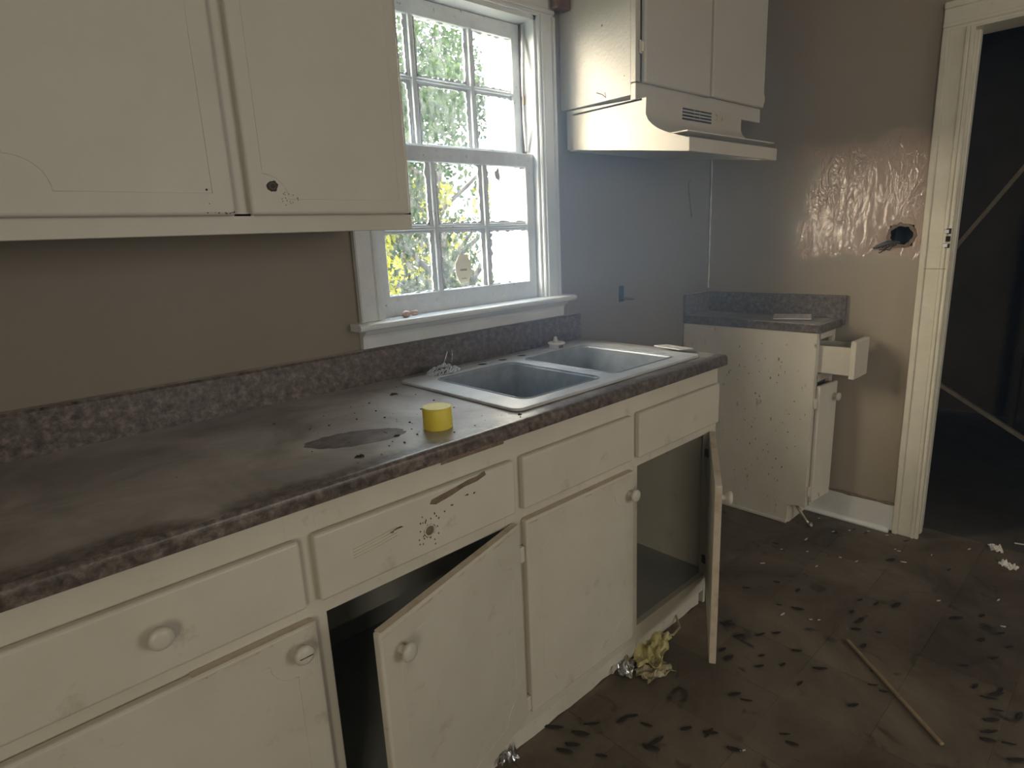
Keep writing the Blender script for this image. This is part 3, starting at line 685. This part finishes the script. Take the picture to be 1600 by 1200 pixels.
clump('debris_clump', -2.16,-.51,.907,.006,'flake','small flat dark crumb on counter left of the yellow cap','debris')

# ------------------------------------------------------------------ yellow cap
yc = thing('yellow_cap', (-2.075,-.525,.907), 'bright yellow plastic cap standing upside down on the counter', 'cap')
obj('cap_body', B().lathe([(0,0),(.0305,0),(.0325,.002),(.0322,.020),(.0324,.0205),(.0322,.0478),(.0312,.0488),(.0300,.0489),(.0298,.0489),(0,.0489)], T((-2.067,-.530,.907)), 36), 'yellow', yc)

# ------------------------------------------------------------------ sink
sk = thing('double_sink', (-1.47,-.33,.907), 'stainless steel double bowl drop-in sink below the window', 'sink')
def rrect(x0, x1, y0, y1, r, n=6):
    p = []
    for cx, cy, a0 in ((x1-r,y1-r,0),(x0+r,y1-r,90),(x0+r,y0+r,180),(x1-r,y0+r,270)):
        for k in range(n+1): a = math.radians(a0+90*k/n); p.append((cx+r*math.cos(a), cy+r*math.sin(a)))
    return p
bowls = [(-1.806,-1.500,-.538,-.158),(-1.452,-1.136,-.538,-.158)]
holes = [(-1.580,-.108),(-1.492,-.108),(-1.404,-.108)]
bm = bmesh.new()
loops = [rrect(SX0, SX1, SY0, SY1, .022)] + [rrect(*q, .03) for q in bowls] + [[(x+.0165*math.cos(a), y+.0165*math.sin(a)) for a in [k*math.pi/8 for k in range(16)]] for x, y in holes]
es = []
for L in loops:
    vs = [bm.verts.new((x, y, .9155)) for x, y in L]
    es += [bm.edges.new((vs[i], vs[(i+1) % len(vs)])) for i in range(len(vs))]
bmesh.ops.triangle_fill(bm, edges=es, use_beauty=True)
bmesh.ops.recalc_face_normals(bm, faces=bm.faces)
if bm.faces[0].normal.z < 0: bmesh.ops.reverse_faces(bm, faces=bm.faces)
bb_ = B(); bb_._add(bm)
# rolled outer lip
def skirt(b, L0, z0, L1, z1, smooth=True):
    t = bmesh.new(); a = [t.verts.new((x,y,z0)) for x, y in L0]; c = [t.verts.new((x,y,z1)) for x, y in L1]; n = len(a)
    for i in range(n): f = t.faces.new((a[i], a[(i+1) % n], c[(i+1) % n], c[i])); f.smooth = smooth
    b._add(t)
lp = rrect(SX0-.002, SX1+.002, SY0-.002, SY1+.002, .024); skirt(bb_, loops[0], .9155, lp, .9140); skirt(bb_, lp, .9140, lp, .9088); skirt(bb_, lp, .9088, rrect(SX0+.006, SX1-.006, SY0+.006, SY1-.006, .02), .9075)
for L, (x, y) in zip(loops[3:], holes): skirt(bb_, L, .9155, L, .910)
obj('rim', bb_, 'steel', sk)
for x, y in holes: obj('tap_hole_shade', B().lathe([(.0163,0),(.0163,.001),(0,.001)], T((x,y,.9125)), 16), 'black', sk)  # black disc below each opening stands in for the shade inside
# bead around the bowls
for q in bowls:
    b = B(); b.tube([(x,y,.9160) for x, y in rrect(*q, .03)], .0022, 6, closed=True)
    prev = rrect(*q, .03); zc = .9155
    for ins, z, r in ((.003,.909,.03),(.006,.80,.03),(.010,.765,.03),(.020,.752,.035),(.045,.748,.03)):
        cur = rrect(q[0]+ins, q[1]-ins, q[2]+ins, q[3]-ins, r); skirt(b, prev, zc, cur, z); prev, zc = cur, z
    t = bmesh.new(); t.faces.new([t.verts.new((x,y,zc)) for x, y in prev]); b._add(t)
    bo = obj('bowl', b, 'bowl', sk)
    cx, cy = (q[0]+q[1])/2, (q[2]+q[3])/2
    obj('drain', B().lathe([(.057,.0012),(.05,.003),(.042,.002),(.038,-.004),(0,-.006)], T((cx,cy,zc+.004)), 24), 'rust', bo)
# pieces on and around the sink deck
b = B().lathe([(0,0),(.017,0),(.0185,.001),(.017,.0025),(0,.003)], T((-1.300,-.105,.9157)), 20)
tag(obj('hole_cover', b, 'steel'), 'flat round metal hole cover on the sink deck beside the tap base', 'hole cover')
tp = thing('tap_base', (-1.215,-.075,.9155), 'leftover grey tap base ring with a broken stub behind the right bowl', 'tap base')
b = B().lathe([(.026,0),(.0255,.012),(.031,.013),(.032,.017),(.029,.019),(.014,.019),(.014,.008),(0,.008)], T((-1.225,-.105,.9158)), 24); obj('ring', b, 'plastic', tp)
obj('stub', B().lathe([(.010,0),(.009,.02),(.006,.023),(.006,.03),(0,.032)], T((-1.225,-.100,.923)), 12), 'steel', tp)
obj('ring_clip', B().box(-1.246,-1.226,-.139,-.134,.918,.9275,.001), 'wire', tp)
# steel wool
sw = thing('steel_wool_pad', (-1.72,-.095,.9155), 'frayed shiny steel wool pad on the back left corner of the sink', 'steel wool')
b = B()
for k in range(260):
    a = random.uniform(0,6.28); q = random.uniform(0,1)**.6*.046; z = .917 + random.uniform(0,.030)*(1-q/.055)
    c0 = Vector((-1.735+q*math.cos(a)*1.15, -.108+q*math.sin(a)*.75, z)); rr = random.uniform(.003,.008); ph = random.uniform(0,6.28)
    b.tube([c0+Vector((rr*math.cos(ph+u), rr*math.sin(ph+u)*.8, .004*math.sin(u*1.7+ph))) for u in [k2*.9 for k2 in range(6)]], .0012, 3)
obj('wire_mass', b, 'wool', sw, kind='stuff')
b = B().tube([(-1.725,-.10,.94),(-1.715,-.10,.965),(-1.708,-.098,.975)], .002, 4).tube([(-1.70,-.105,.94),(-1.695,-.105,.965),(-1.694,-.103,.980)], .0018, 4)
obj('loose_strands', b, 'foil', sw)
obj('core', B().lathe([(0,0),(.035,.001),(.040,.008),(.03,.018),(.012,.025),(0,.026)], T((-1.735,-.108,.916)) @ Matrix.Diagonal((.95,.6,.6,1)), 14), 'flake', sw)
# outlet cover plate on right of sink
def cover_plate(M4, label, m='plastic'):
    t = thing('cover_plate', M4.to_translation(), label, 'cover plate')
    bm = bmesh.new(); es = []
    for L in (rrect(-.035,.035,-.057,.057,.004,3), [(.010*math.cos(a)*1.1, .020+.013*math.sin(a)) for a in [k*math.pi/8 for k in range(16)]], [(.010*math.cos(a)*1.1, -.020+.013*math.sin(a)) for a in [k*math.pi/8 for k in range(16)]]):
        vs = [bm.verts.new((x,y,.003)) for x, y in L]; es += [bm.edges.new((vs[i], vs[(i+1) % len(vs)])) for i in range(len(vs))]
    bmesh.ops.triangle_fill(bm, edges=es, use_beauty=True)
    ge = bmesh.ops.extrude_face_region(bm, geom=bm.faces[:]); bmesh.ops.translate(bm, vec=(0,0,-.003), verts=[v for v in ge['geom'] if isinstance(v, bmesh.types.BMVert)])
    bmesh.ops.recalc_face_normals(bm, faces=bm.faces); b = B(); b._add(bm, M4)
    obj('plate', b, m, t)
    for q in (-.020,.020): obj('socket_hole_shade', B().lathe([(.0135,0),(.0135,.0006),(0,.0006)], M4 @ T((0,q,.0002)), 16), 'black', t)  # black discs put in as the shadow seen through the plate
    return t
cover_plate(T((-1.030,-.462,.9195)) @ R('Z', -9) @ R('Y', 5) @ Matrix.Scale(1.0, 4), 'white two-hole outlet cover plate resting on the right rim of the sink')

# ------------------------------------------------------------------ upper left cabinet
uc = thing('wall_cabinet', (-2.6,-.15,1.337), 'large cream wall cabinet with routed doors left of the window', 'cabinet')
b = B(); UX1 = -1.953
for x0, x1, z0, z1 in ((-3.9,UX1,1.337,1.376),(-2.366,-2.332,1.37,2.2),(-2.80,-2.745,1.37,2.2),(UX1-.02,UX1,1.37,2.2),(-3.9,UX1,2.15,2.3)): b.box(x0, x1, -.325, -.305, z0, z1, .001)
obj('face_frame', b, 'upper_paint', uc)
obj('cabinet_box', B().box(-3.9, UX1-.002, -.3055, -.002, 1.350, 2.3), 'upper_paint', uc)
def up_door(x0, x1, groove, hinge_, inset=.040, r=.052):
    return panel_door('door', x1-x0, .80, M['upper_paint'], uc, Vector((x0 if hinge_=='left' else x1, -.3255, 1.372)) - uc.location, 0, hinge_, groove=groove, inset=inset, r=r)
ud1 = up_door(-2.744,-2.366,(1,0,0,1),'left', .040, .055)
ud2 = up_door(-2.337,-1.968,(1,0,0,1),'left', .030, .048)
up_door(-3.20,-2.82,(1,0,0,1),'right')
b = B().prism(ragged(.047,.055,.011,.010,20,.2), .0006, MXZ(-.019)); obj('knob_scar', b, 'scuff', ud2, local=True, label='grey scar where the knob came off')
obj('scar_rim', B().tube([(.047+.0065*math.cos(a), -.0197, .055+.006*math.sin(a)) for a in [k*.524 for k in range(12)]], .0014, 5, closed=True), 'wire', ud2, local=True)
b = B()
for k in range(16): b.prism(ragged(random.uniform(.055,.10), random.uniform(.018,.045), .0011, .0011, 6, .3), .0004, MXZ(-.019))
obj('specks', b, 'scuff', ud2, local=True, kind='stuff')
b = B()
for k in range(40): b.prism(ragged(.378-abs(random.gauss(0,.03))-.004, random.uniform(.003,.012), .0018, .0012, 6, .3), .0004, MXZ(-.0185))
b.prism(ragged(.329,.046,.0022,.0022,8,.1), .0004, MXZ(-.019)); b.prism(ragged(.330,.021,.001,.001,8,.1), .0004, MXZ(-.019)); obj('specks', b, 'scuff', ud1, local=True, kind='stuff')

# ------------------------------------------------------------------ hood cabinet
hc = thing('wall_cabinet', (-.63,-.15,1.735), 'small cream wall cabinet with two doors above the range hood', 'cabinet')
HX = (-1.057, -.195)
obj('cabinet_box', B().box(HX[0], HX[1], -.3055, -.002, 1.738, 2.35, .001), 'hood_cab', hc)
b = B()
for x0, x1, z0, z1 in ((HX[0],HX[1],1.722,1.776),(HX[0],HX[0]+.024,1.77,2.35),(-.652,-.612,1.77,2.35),(HX[1]-.012,HX[1],1.77,2.35),(HX[0],HX[1],2.28,2.35)): b.box(x0, x1, -.325, -.305, z0, z1, .001)
obj('face_frame', b, 'hood_cab', hc)
for x0, x1 in ((-1.030,-.628),(-.612,-.205)):
    d = panel_door('door', x1-x0, .54, M['hood_cab'], hc, Vector((x0,-.3255,1.772 if x0 < -.9 else 1.775)) - hc.location, 0, 'left')
    hb = B()
    if x0 < -.9: hb.box(-.012,.004,-.008,.001,.085,.125,.002).box(-.008,.006,-.016,-.004,.09,.12,.002)
    else: hb.box(x1-x0, x1-x0+.008, -.018, -.006, .02, .045, .002).box(x1-x0-.004, x1-x0+.003, -.020, -.004, .016, .05, .002)
    obj('hinge', hb, 'knob', d, local=True)
b = B().tube([(-1.0575,-.165,1.770),(-1.0575,-.19,1.760),(-1.0575,-.205,1.748)], .0014, 4).tube([(-1.0575,-.20,1.765),(-1.0575,-.205,1.752)], .0011, 4)
b.prism(ragged(-.19,1.97,.003,.004,7,.3), -.0005, MYZ(-1.057)); b.prism(ragged(-.28,1.80,.002,.002,7,.3), -.0005, MYZ(-1.057)); obj('scratches', b, 'scuff', hc, kind='stuff')

# ------------------------------------------------------------------ range hood
hd = thing('range_hood', (-.73,-.25,1.56), 'cream under-cabinet range hood with concave front over the missing range', 'range hood')
RX0, RX1 = -1.050, -.424
def taper(y): return RX1 - .030*max(0, (-.36-y)/.157)      # right end narrows toward the lip
def hz(y): return 1.606 + (y+.04)*.135     # underside sags toward the front
curve = [(-.362,1.722),(-.360,1.672),(-.370,1.652),(-.386,1.637),(-.406,1.623),(-.430,1.611),(-.458,1.600),(-.488,1.590),(-.517,1.580)]
side_b = [(-.022,hz(-.04)),(-.350,hz(-.35)),(-.350,1.722),(-.022,1.736)]
M_side = lambda x: Matrix(((0,0,1,x),(1,0,0,0),(0,1,0,0),(0,0,0,1)))
obj('side_panel', B().prism(side_b, .004, M_side(RX0)), 'hood', hd); obj('side_panel', B().prism(side_b, -.004, M_side(RX1)), 'hood', hd)
fs = [(-.346,hz(-.35)),(-.517,1.541)] + curve[::-1] + [(-.346,1.722)]
obj('front_wing', B().prism(fs, .003, M_side(RX0-.0015)), 'hood', hd); b = B().prism(fs, -.003, M_side(RX1+.0015))
for v in b.bm.verts: v.co.x += taper(v.co.y) - RX1
obj('front_wing', b, 'hood', hd)
b = B()
t = bmesh.new(); A_ = [t.verts.new((RX0+.002,y,z)) for y, z in curve]; Bv = [t.verts.new((taper(y)-.002,y,z)) for y, z in curve]
for i in range(len(curve)-1): f = t.faces.new((A_[i], A_[i+1], Bv[i+1], Bv[i])); f.smooth = True
b._add(t); b.box(RX0, RX1, -.05, -.36, 1.716, 1.722); obj('canopy', b, 'hood', hd)
obj('front_lip', B().box(RX0-.002, RX1-.029, -.521, -.511, 1.541, 1.582, .0015), 'hood', hd)
obj('underside', B().box(RX0+.004, RX1-.032, -.51, -.03, 1.600, 1.604), 'hood', hd)
b = B()
for g, (x0, x1) in enumerate(((-.838,-.765),(-.760,-.728),(-.723,-.648))):
    for k in range(4): b.box(x0, x1, -.3625, -.3590, 1.712-k*.0105-.0055, 1.712-k*.0105)
obj('vent_slots', b, 'vent', hd)
for x in (-.615,-.578): obj('control_button', B().lathe([(.011,0),(.011,.0025),(0,.003)], T((x,-.3605,1.700)) @ R('X', 90), 14), 'hood', hd)

# ------------------------------------------------------------------ small corner base cabinet
sc = thing('base_cabinet', (-.11,-.3,0), 'narrow tall scuffed white corner cabinet with open drawer against right wall', 'cabinet')
W0 = -.2165
side = [(-.004,0),(-.545,0),(-.545,.090),(-.605,.098),(-.605,CT),(-.004,CT)]
obj('side_panel', B().prism(side, .018, M_side(W0)), 'paint_worn', sc)
obj('side_panel', B().prism(side, .012, M_side(-.03)), 'paint_worn', sc)
obj('back_panel', B().box(-.2,-.03,-.016,-.004,.1,CT), 'wood_in', sc); obj('bottom_shelf', B().box(-.2,-.03,-.6,-.016,.098,.112), 'wood_in', sc)
b = B()
for x0, x1, z0, z1 in ((W0,-.182,.095,CT),(-.048,-.018,.095,CT),(-.19,-.04,.838,CT),(-.19,-.04,.655,.690),(-.19,-.04,.095,.125)): b.box(x0, x1, -.622, -.604, z0, z1, .001)
obj('face_frame', b, 'paint_worn', sc)
obj('kick_board', B().box(-.2,-.03,-.55,-.538,0,.095), 'paint_worn', sc)
obj('base_strip', B().box(W0-.010,W0,-.548,-.02,0,.016,.003), 'paint_worn', sc)
d = panel_door('door', .158, .525, M['paint_worn'], sc, Vector((-.193,-.6225,.118)) - sc.location, math.radians(-5), 'left'); knob(d, .124, .462)
for z in (.05,.45): obj('hinge', B().box(-.018,.003,-.010,-.001,z-.022,z+.022,.002), 'knob', d, local=True)
dw = obj('drawer', B().box(-.186,-.180,-.747,-.35,.700,.815,.001).box(-.056,-.050,-.747,-.35,.700,.815,.001).box(-.18,-.056,-.747,-.35,.702,.708).box(-.18,-.056,-.356,-.35,.702,.81), 'knob', sc, label='pulled-out white drawer')
obj('drawer_front', B().box(-.202,-.052,-.768,-.747,.690,.845,.003,2), 'knob', dw)
b = B()
for k in range(70):
    z = random.uniform(.1,.82); y = random.gauss(-.42,.12)
    if -.6 < y < -.03: b.prism(ragged(y, z, random.uniform(.0012,.003), random.uniform(.002,.008), 7, .4), -.0004, MYZ(W0))
obj('chipped_specks', b, 'chip', sc, kind='stuff')
sct = thing('countertop', (-.11,-.3,.869), 'small brown mottled corner countertop with backsplash on two sides', 'countertop')
obj('worktop', B().box(-.224,-.001,-.640,-.001,CT,.907,.003,2), 'lam', sct)
obj('backsplash', B().box(-.021,-.001,-.655,-.001,.880,1.006,.004,2), 'lam', sct, label='side splash along the right wall')
obj('backsplash', B().box(-.224,-.020,-.021,-.001,.880,1.006,.004,2), 'lam', sct)
tag(obj('loose_tile', B().box(-.05,.05,-.075,.075,0,.005,.001, M4=T((-.120,-.475,.9150)) @ R('Z', 22) @ R('Y', -4)), mat('speckled_tile', (.46,.42,.38), (.66,.61,.56), 60, .2)), 'loose mottled grey tile lying on the small corner countertop', 'tile')
hs = thing('gas_pipe', (-.16,-.62,0), 'short pale bent supply pipe poking out below the corner cabinet', 'pipe')
obj('pipe', B().tube([(-.170,-.56,.085),(-.172,-.585,.055),(-.180,-.615,.025),(-.188,-.635,.012)], [.008,.007,.006,.007], 10), 'brass', hs)
obj('fitting', B().lathe([(.005,-.004),(.011,-.004),(.0115,.004),(.005,.005),(.005,-.004)], T((-.190,-.642,.012)) @ R('X', 75), 14), 'brass', hs)

# ------------------------------------------------------------------ litter on the floor
def floor_pt(u, v):
    # where the sight line of a seen floor mark meets the floor (used once to read off positions)
    m = look(0.82927, -0.23477, -0.04584); d = m @ Vector(((u-800)/955.73, -(v-600)/955.73, -1)); c = Vector((-2.8155,-1.5944,1.3066)); return c + d*(-c.z/d.z)
def zx(pts): return [(1100+x/2.728, 760+y/2.728, s) for x, y, s in pts]
dark = zx([(400,445,1),(400,525,1.6),(320,507,.7),(630,537,1),(665,575,2.2),(650,612,1.2),(665,487,.9),(820,510,2),(735,503,1.2),(1075,565,1.8),(1185,555,1),(1265,630,1),(1185,658,1.2),
 (1305,688,1),(1240,735,1.1),(1110,768,.9),(1155,857,1.2),(1215,905,1.6),(1245,890,1.8),(1265,872,1),(1250,958,1.2),(1225,1000,1.6),(1215,1050,1.9),(1210,1085,1.4),(1300,1100,1.2),(1345,985,1.7),(1335,1170,1.8),
 (680,685,1.3),(395,703,1.2),(245,725,.9),(235,770,1.2),(335,763,.9),(495,780,1.7),(410,843,1.1),(635,937,1.3),(765,877,.9),(720,850,1.1),(150,640,1.4),(100,590,2),(240,635,1.5),(310,628,1.1),
 (80,700,1.2),(105,735,1.6),(20,1055,1.6),(345,1060,1.1),(130,1125,1.5),(375,1100,1.2),(1045,358,1),(795,316,1.6),(860,235,1),(305,245,1),(310,410,.9),(180,435,1.1),(130,890,1.6),(180,915,1.3),(560,200,.9),(690,200,1),(640,185,.7),(745,625,.7)])
dark += [(800+x/4, 900+y/4, s) for x, y, s in ((690,905,1.6),(840,935,1.3),(1090,960,1.3),(1240,985,1.6),(870,1080,1.8),(500,930,1.8),(430,990,2),(1350,290,1.2),(1410,380,1.3),(330,1100,1.8),(560,1130,1.2),(750,880,1.4),(900,1040,2.1),(260,950,2.2),(380,1060,1.6))]
def flake(name, u, v, s, m, lab, cat, grp, lift=.0035):
    p = floor_pt(u, v); L = .0125*s; w = L*random.uniform(.2,.4); a = random.uniform(-.9,.4) - .35
    b = B(); n = 5
    def fn(i, j):
        x = (i-.5)*2*L; y = (j-.5)*2*w*math.sin(math.pi*min(max(i,.08),.95))**.7
        return Vector((x, y, .0012 + lift*s*(abs(i-.5)*1.2)**2 + lift*.5*(abs(j-.5)*2)**2 + random.uniform(0,.0008)))
    b.grid(fn, 6, 4)
    bmesh.ops.solidify(b.bm, geom=b.bm.faces[:], thickness=.0009)
    o = obj(name, b, m); o.location = (p.x, p.y, .0005); o.rotation_euler = (0,0,a); tag(o, lab, cat, grp); return o
for u, v, s in dark:
    p = floor_pt(u, v)
    if p.x > -.03: continue
    flake('dead_leaf', u, v, s, 'flake', 'dark curled dead leaf scrap lying on the grimy brown floor', 'debris', 'dark leaf scraps strewn over the floor')
white = zx([(440,280,.5),(480,343,.6),(580,305,.4),(830,278,.5),(850,325,.8),(650,322,.6),(1130,270,.7),(1255,487,.7),(1000,490,.5),(1275,600,.6),(335,548,.9),(550,195,.5),(815,270,.35),(620,190,.5),(700,193,.4),(165,1130,.6),(435,228,1.1),(250,330,.8),(330,270,.4),(970,295,.35),(780,210,.5),(490,138,.5),(455,570,.4),(490,572,.4)])
for u, v, s in white: flake('paint_flake', u, v, s, 'whiteflake', 'tiny white paint flake on the grimy brown floor', 'debris', 'white paint flakes on the floor', .003)
def scrap(name, u, v, rx, ry, m, lab, cat, rz=0, hgt=.02, z=.001, xy=None, seed=0):
    p = floor_pt(u, v) if xy is None else Vector((*xy, 0))
    b = B()
    def fn(i, j):
        x = (i-.5)*2; y = (j-.5)*2; k = noise.noise(Vector((x*1.7+seed, y*1.7, seed*3.1))); e = 1+.35*noise.noise(Vector((x*2+9+seed, y*2, 4)))
        return Vector((x*rx*e, y*ry*e, abs(k)*hgt*1.6 + abs(noise.noise(Vector((x*5, y*5+seed, 7))))*hgt*.6 + .001))
    b.grid(fn, 14, 14); bmesh.ops.solidify(b.bm, geom=b.bm.faces[:], thickness=.0008)
    for f in b.bm.faces: f.smooth = False
    o = obj(name, b, m); o.location = (p.x, p.y, z); o.rotation_euler = (0,0,math.radians(rz)); tag(o, lab, cat); return o
scrap('paper_scrap', 1555, 859, .03, .018, 'whiteflake', 'crumpled white paper scrap on floor by the doorway, nearer the strip', 'paper scrap', 20, .02, seed=1)
scrap('paper_scrap', 1575, 887, .026, .018, 'whiteflake', 'small folded white paper scrap on floor, nearest the right edge', 'paper scrap', 60, .02, seed=2)
scrap('wrapper', 1018, 1018, .09, .045, 'bag', 'crumpled dull yellow wrapper on floor under the sink cabinet', 'wrapper', 20, .026, seed=3)
scrap('wrapper', 1022, 1050, .055, .035, 'bagpale', 'crumpled pale tan wrapper on floor in front of the yellow one', 'wrapper', -15, .018, seed=5)
scrap('foil_scrap', 975, 1046, .042, .03, 'foil', 'crumpled silver foil scrap on floor beside the wrappers', 'foil', 30, .022, seed=4)
scrap('foil_scrap', 790, 1188, .03, .022, 'foil', 'crumpled silver foil ball at bottom edge below the open door', 'foil', 0, .035, seed=6)
tag(obj('paper_ribbon', B().tube([(*floor_pt(1035,995).xy,.004),(*floor_pt(1052,1000).xy,.02),(*floor_pt(1062,985).xy,.012),(*floor_pt(1054,968).xy,.03),(*floor_pt(1040,955).xy,.012)], .004, 5), 'bagpale'), 'pale curled strip standing behind the yellow wrapper', 'strip')
p0, p1 = floor_pt(1324,1003), floor_pt(1472,1167)
sk_ = rod('wooden_stick', (p0.x,p0.y,.007), (p1.x,p1.y,.007), .011, .008, 'stick', 'long thin brown wooden stick lying on the floor', 'stick')

# bluish scattering volume added for the veil of glare around the window
hm = bpy.data.materials.new('glare_haze'); hm.use_nodes = True; nt = hm.node_tree; nt.nodes.clear()
vo = N(nt, 'ShaderNodeOutputMaterial'); vs_ = N(nt, 'ShaderNodeVolumeScatter'); vs_.inputs['Color'].default_value = (.42,.66,1,1)
vs_.inputs['Anisotropy'].default_value = .2
hg = N(nt, 'ShaderNodeNewGeometry'); hd_ = N(nt, 'ShaderNodeVectorMath', operation='DISTANCE'); hd_.inputs[1].default_value = (-1.15,-.05,1.5)
hr_ = N(nt, 'ShaderNodeMapRange', interpolation_type='SMOOTHERSTEP'); hr_.inputs[1].default_value = 0; hr_.inputs[2].default_value = 1.5; hr_.inputs[3].default_value = .48; hr_.inputs[4].default_value = .02
nt.links.new(hg.outputs['Position'], hd_.inputs[0]); nt.links.new(hd_.outputs['Value'], hr_.inputs[0]); nt.links.new(hr_.outputs[0], vs_.inputs['Density']); nt.links.new(vs_.outputs[0], vo.inputs['Volume'])
tag(obj('haze', B().box(XL+.01, -.03, YF+.01, -.03, .003, H-.01), hm, kind='stuff'), 'faint bluish haze added in the air in front of the window', 'haze')
# ------------------------------------------------------------------ outside
struct(obj('wall_outside', B().box(-.60, .0, .15, .90, -.6, 3.4).box(-.612,-.55,.88,.912,-.6,3.4), 'siding'))
tag(obj('lawn', B().box(-14, 16, .16, 22, -.7, -.6), 'grass', kind='stuff'), 'shaded green lawn outside the window', 'grass')
def tree(x, y, h, r, n, leaf, ls, lab, cz=.6, cat='tree', seed=1, grp=None):
    rnd = random.Random(seed)
    t = thing(cat if cat != 'tree' else 'tree', (x, y, -.6), lab, cat, grp)
    b = B(); b.tube([(x,y,-.6),(x+.05,y+.03,h*.3),(x-.04,y,h*.6),(x+.06,y,h*.95)], [.09,.075,.055,.02], 8)
    ends = []
    for k in range(7):
        z = h*(.25+.09*k); a = k*2.4; L = r*.8
        b.tube([(x,y,z),(x+L*.5*math.cos(a),y+L*.5*math.sin(a),z+.25),(x+L*math.cos(a),y+L*math.sin(a),z+.55)], [.035,.022,.008], 6)
    obj('trunk', b, 'bark', t)
    verts, faces = [], []
    blobs = [(Vector((x+rnd.gauss(0,r*.45), y+rnd.gauss(0,r*.45), -.6+h*rnd.uniform(.12,1.05))), rnd.uniform(.22,.5)*r*.75) for _ in range(46)]
    for k in range(n):
        c, br = rnd.choice(blobs); d = Vector((rnd.gauss(0,1), rnd.gauss(0,1), rnd.gauss(0,1))).normalized()*br*rnd.uniform(.5,1.05); p = c+d
        if p.y < .5 or p.z < -.55 or (p.x > -.75 and p.y < 1.05): continue
        u = Vector((rnd.gauss(0,1), rnd.gauss(0,1), rnd.gauss(0,1))).normalized(); w = u.cross(Vector((rnd.random(), rnd.random(), rnd.random()))).normalized(); s = ls*rnd.uniform(.6,1.3)
        i = len(verts); verts += [p-u*s, p+w*s*.45, p+u*s, p-w*s*.45]; faces.append((i,i+1,i+2,i+3))
    me = bpy.data.meshes.new('foliage'); me.from_pydata(verts, [], faces); me.materials.append(M[leaf])
    o = bpy.data.objects.new('foliage', me); C.objects.link(o); o.parent = t; o.matrix_parent_inverse = T(-t.location); o['kind'] = 'stuff'
    return t
tree(-.2, 3.4, 3.2, 1.1, 13000, 'leaf', .034, 'dark green leafy tree nearest the window, left of the white wall', seed=1)
tree(1.2, 5.6, 4.6, 1.6, 15000, 'leafpale', .045, 'tall pale green tree standing directly behind the middle panes', seed=2)
tree(.3, 6.2, 4.8, 1.7, 13000, 'leafpale', .045, 'tall pale green tree seen through the left panes', seed=3)
tree(2.6, 6.6, 4.4, 1.6, 12000, 'leaf', .045, 'dark green tree at far right beside the white wall', seed=4)
tree(1.2, 3.8, 2.3, .8, 5000, 'leafsunlit', .035, 'bush with sunlit yellow painted into its leaves low behind the middle panes', cat='bush', seed=5)
tree(-.5, 2.6, 1.9, .5, 2600, 'leafsunlit', .03, 'bush with sunlit yellow green leaf colour low at the left of the window', cat='bush', seed=6)
tree(.6, 3.0, 1.5, .8, 9000, 'leaf', .035, 'dark green low bush below the window panes', cat='bush', seed=7)
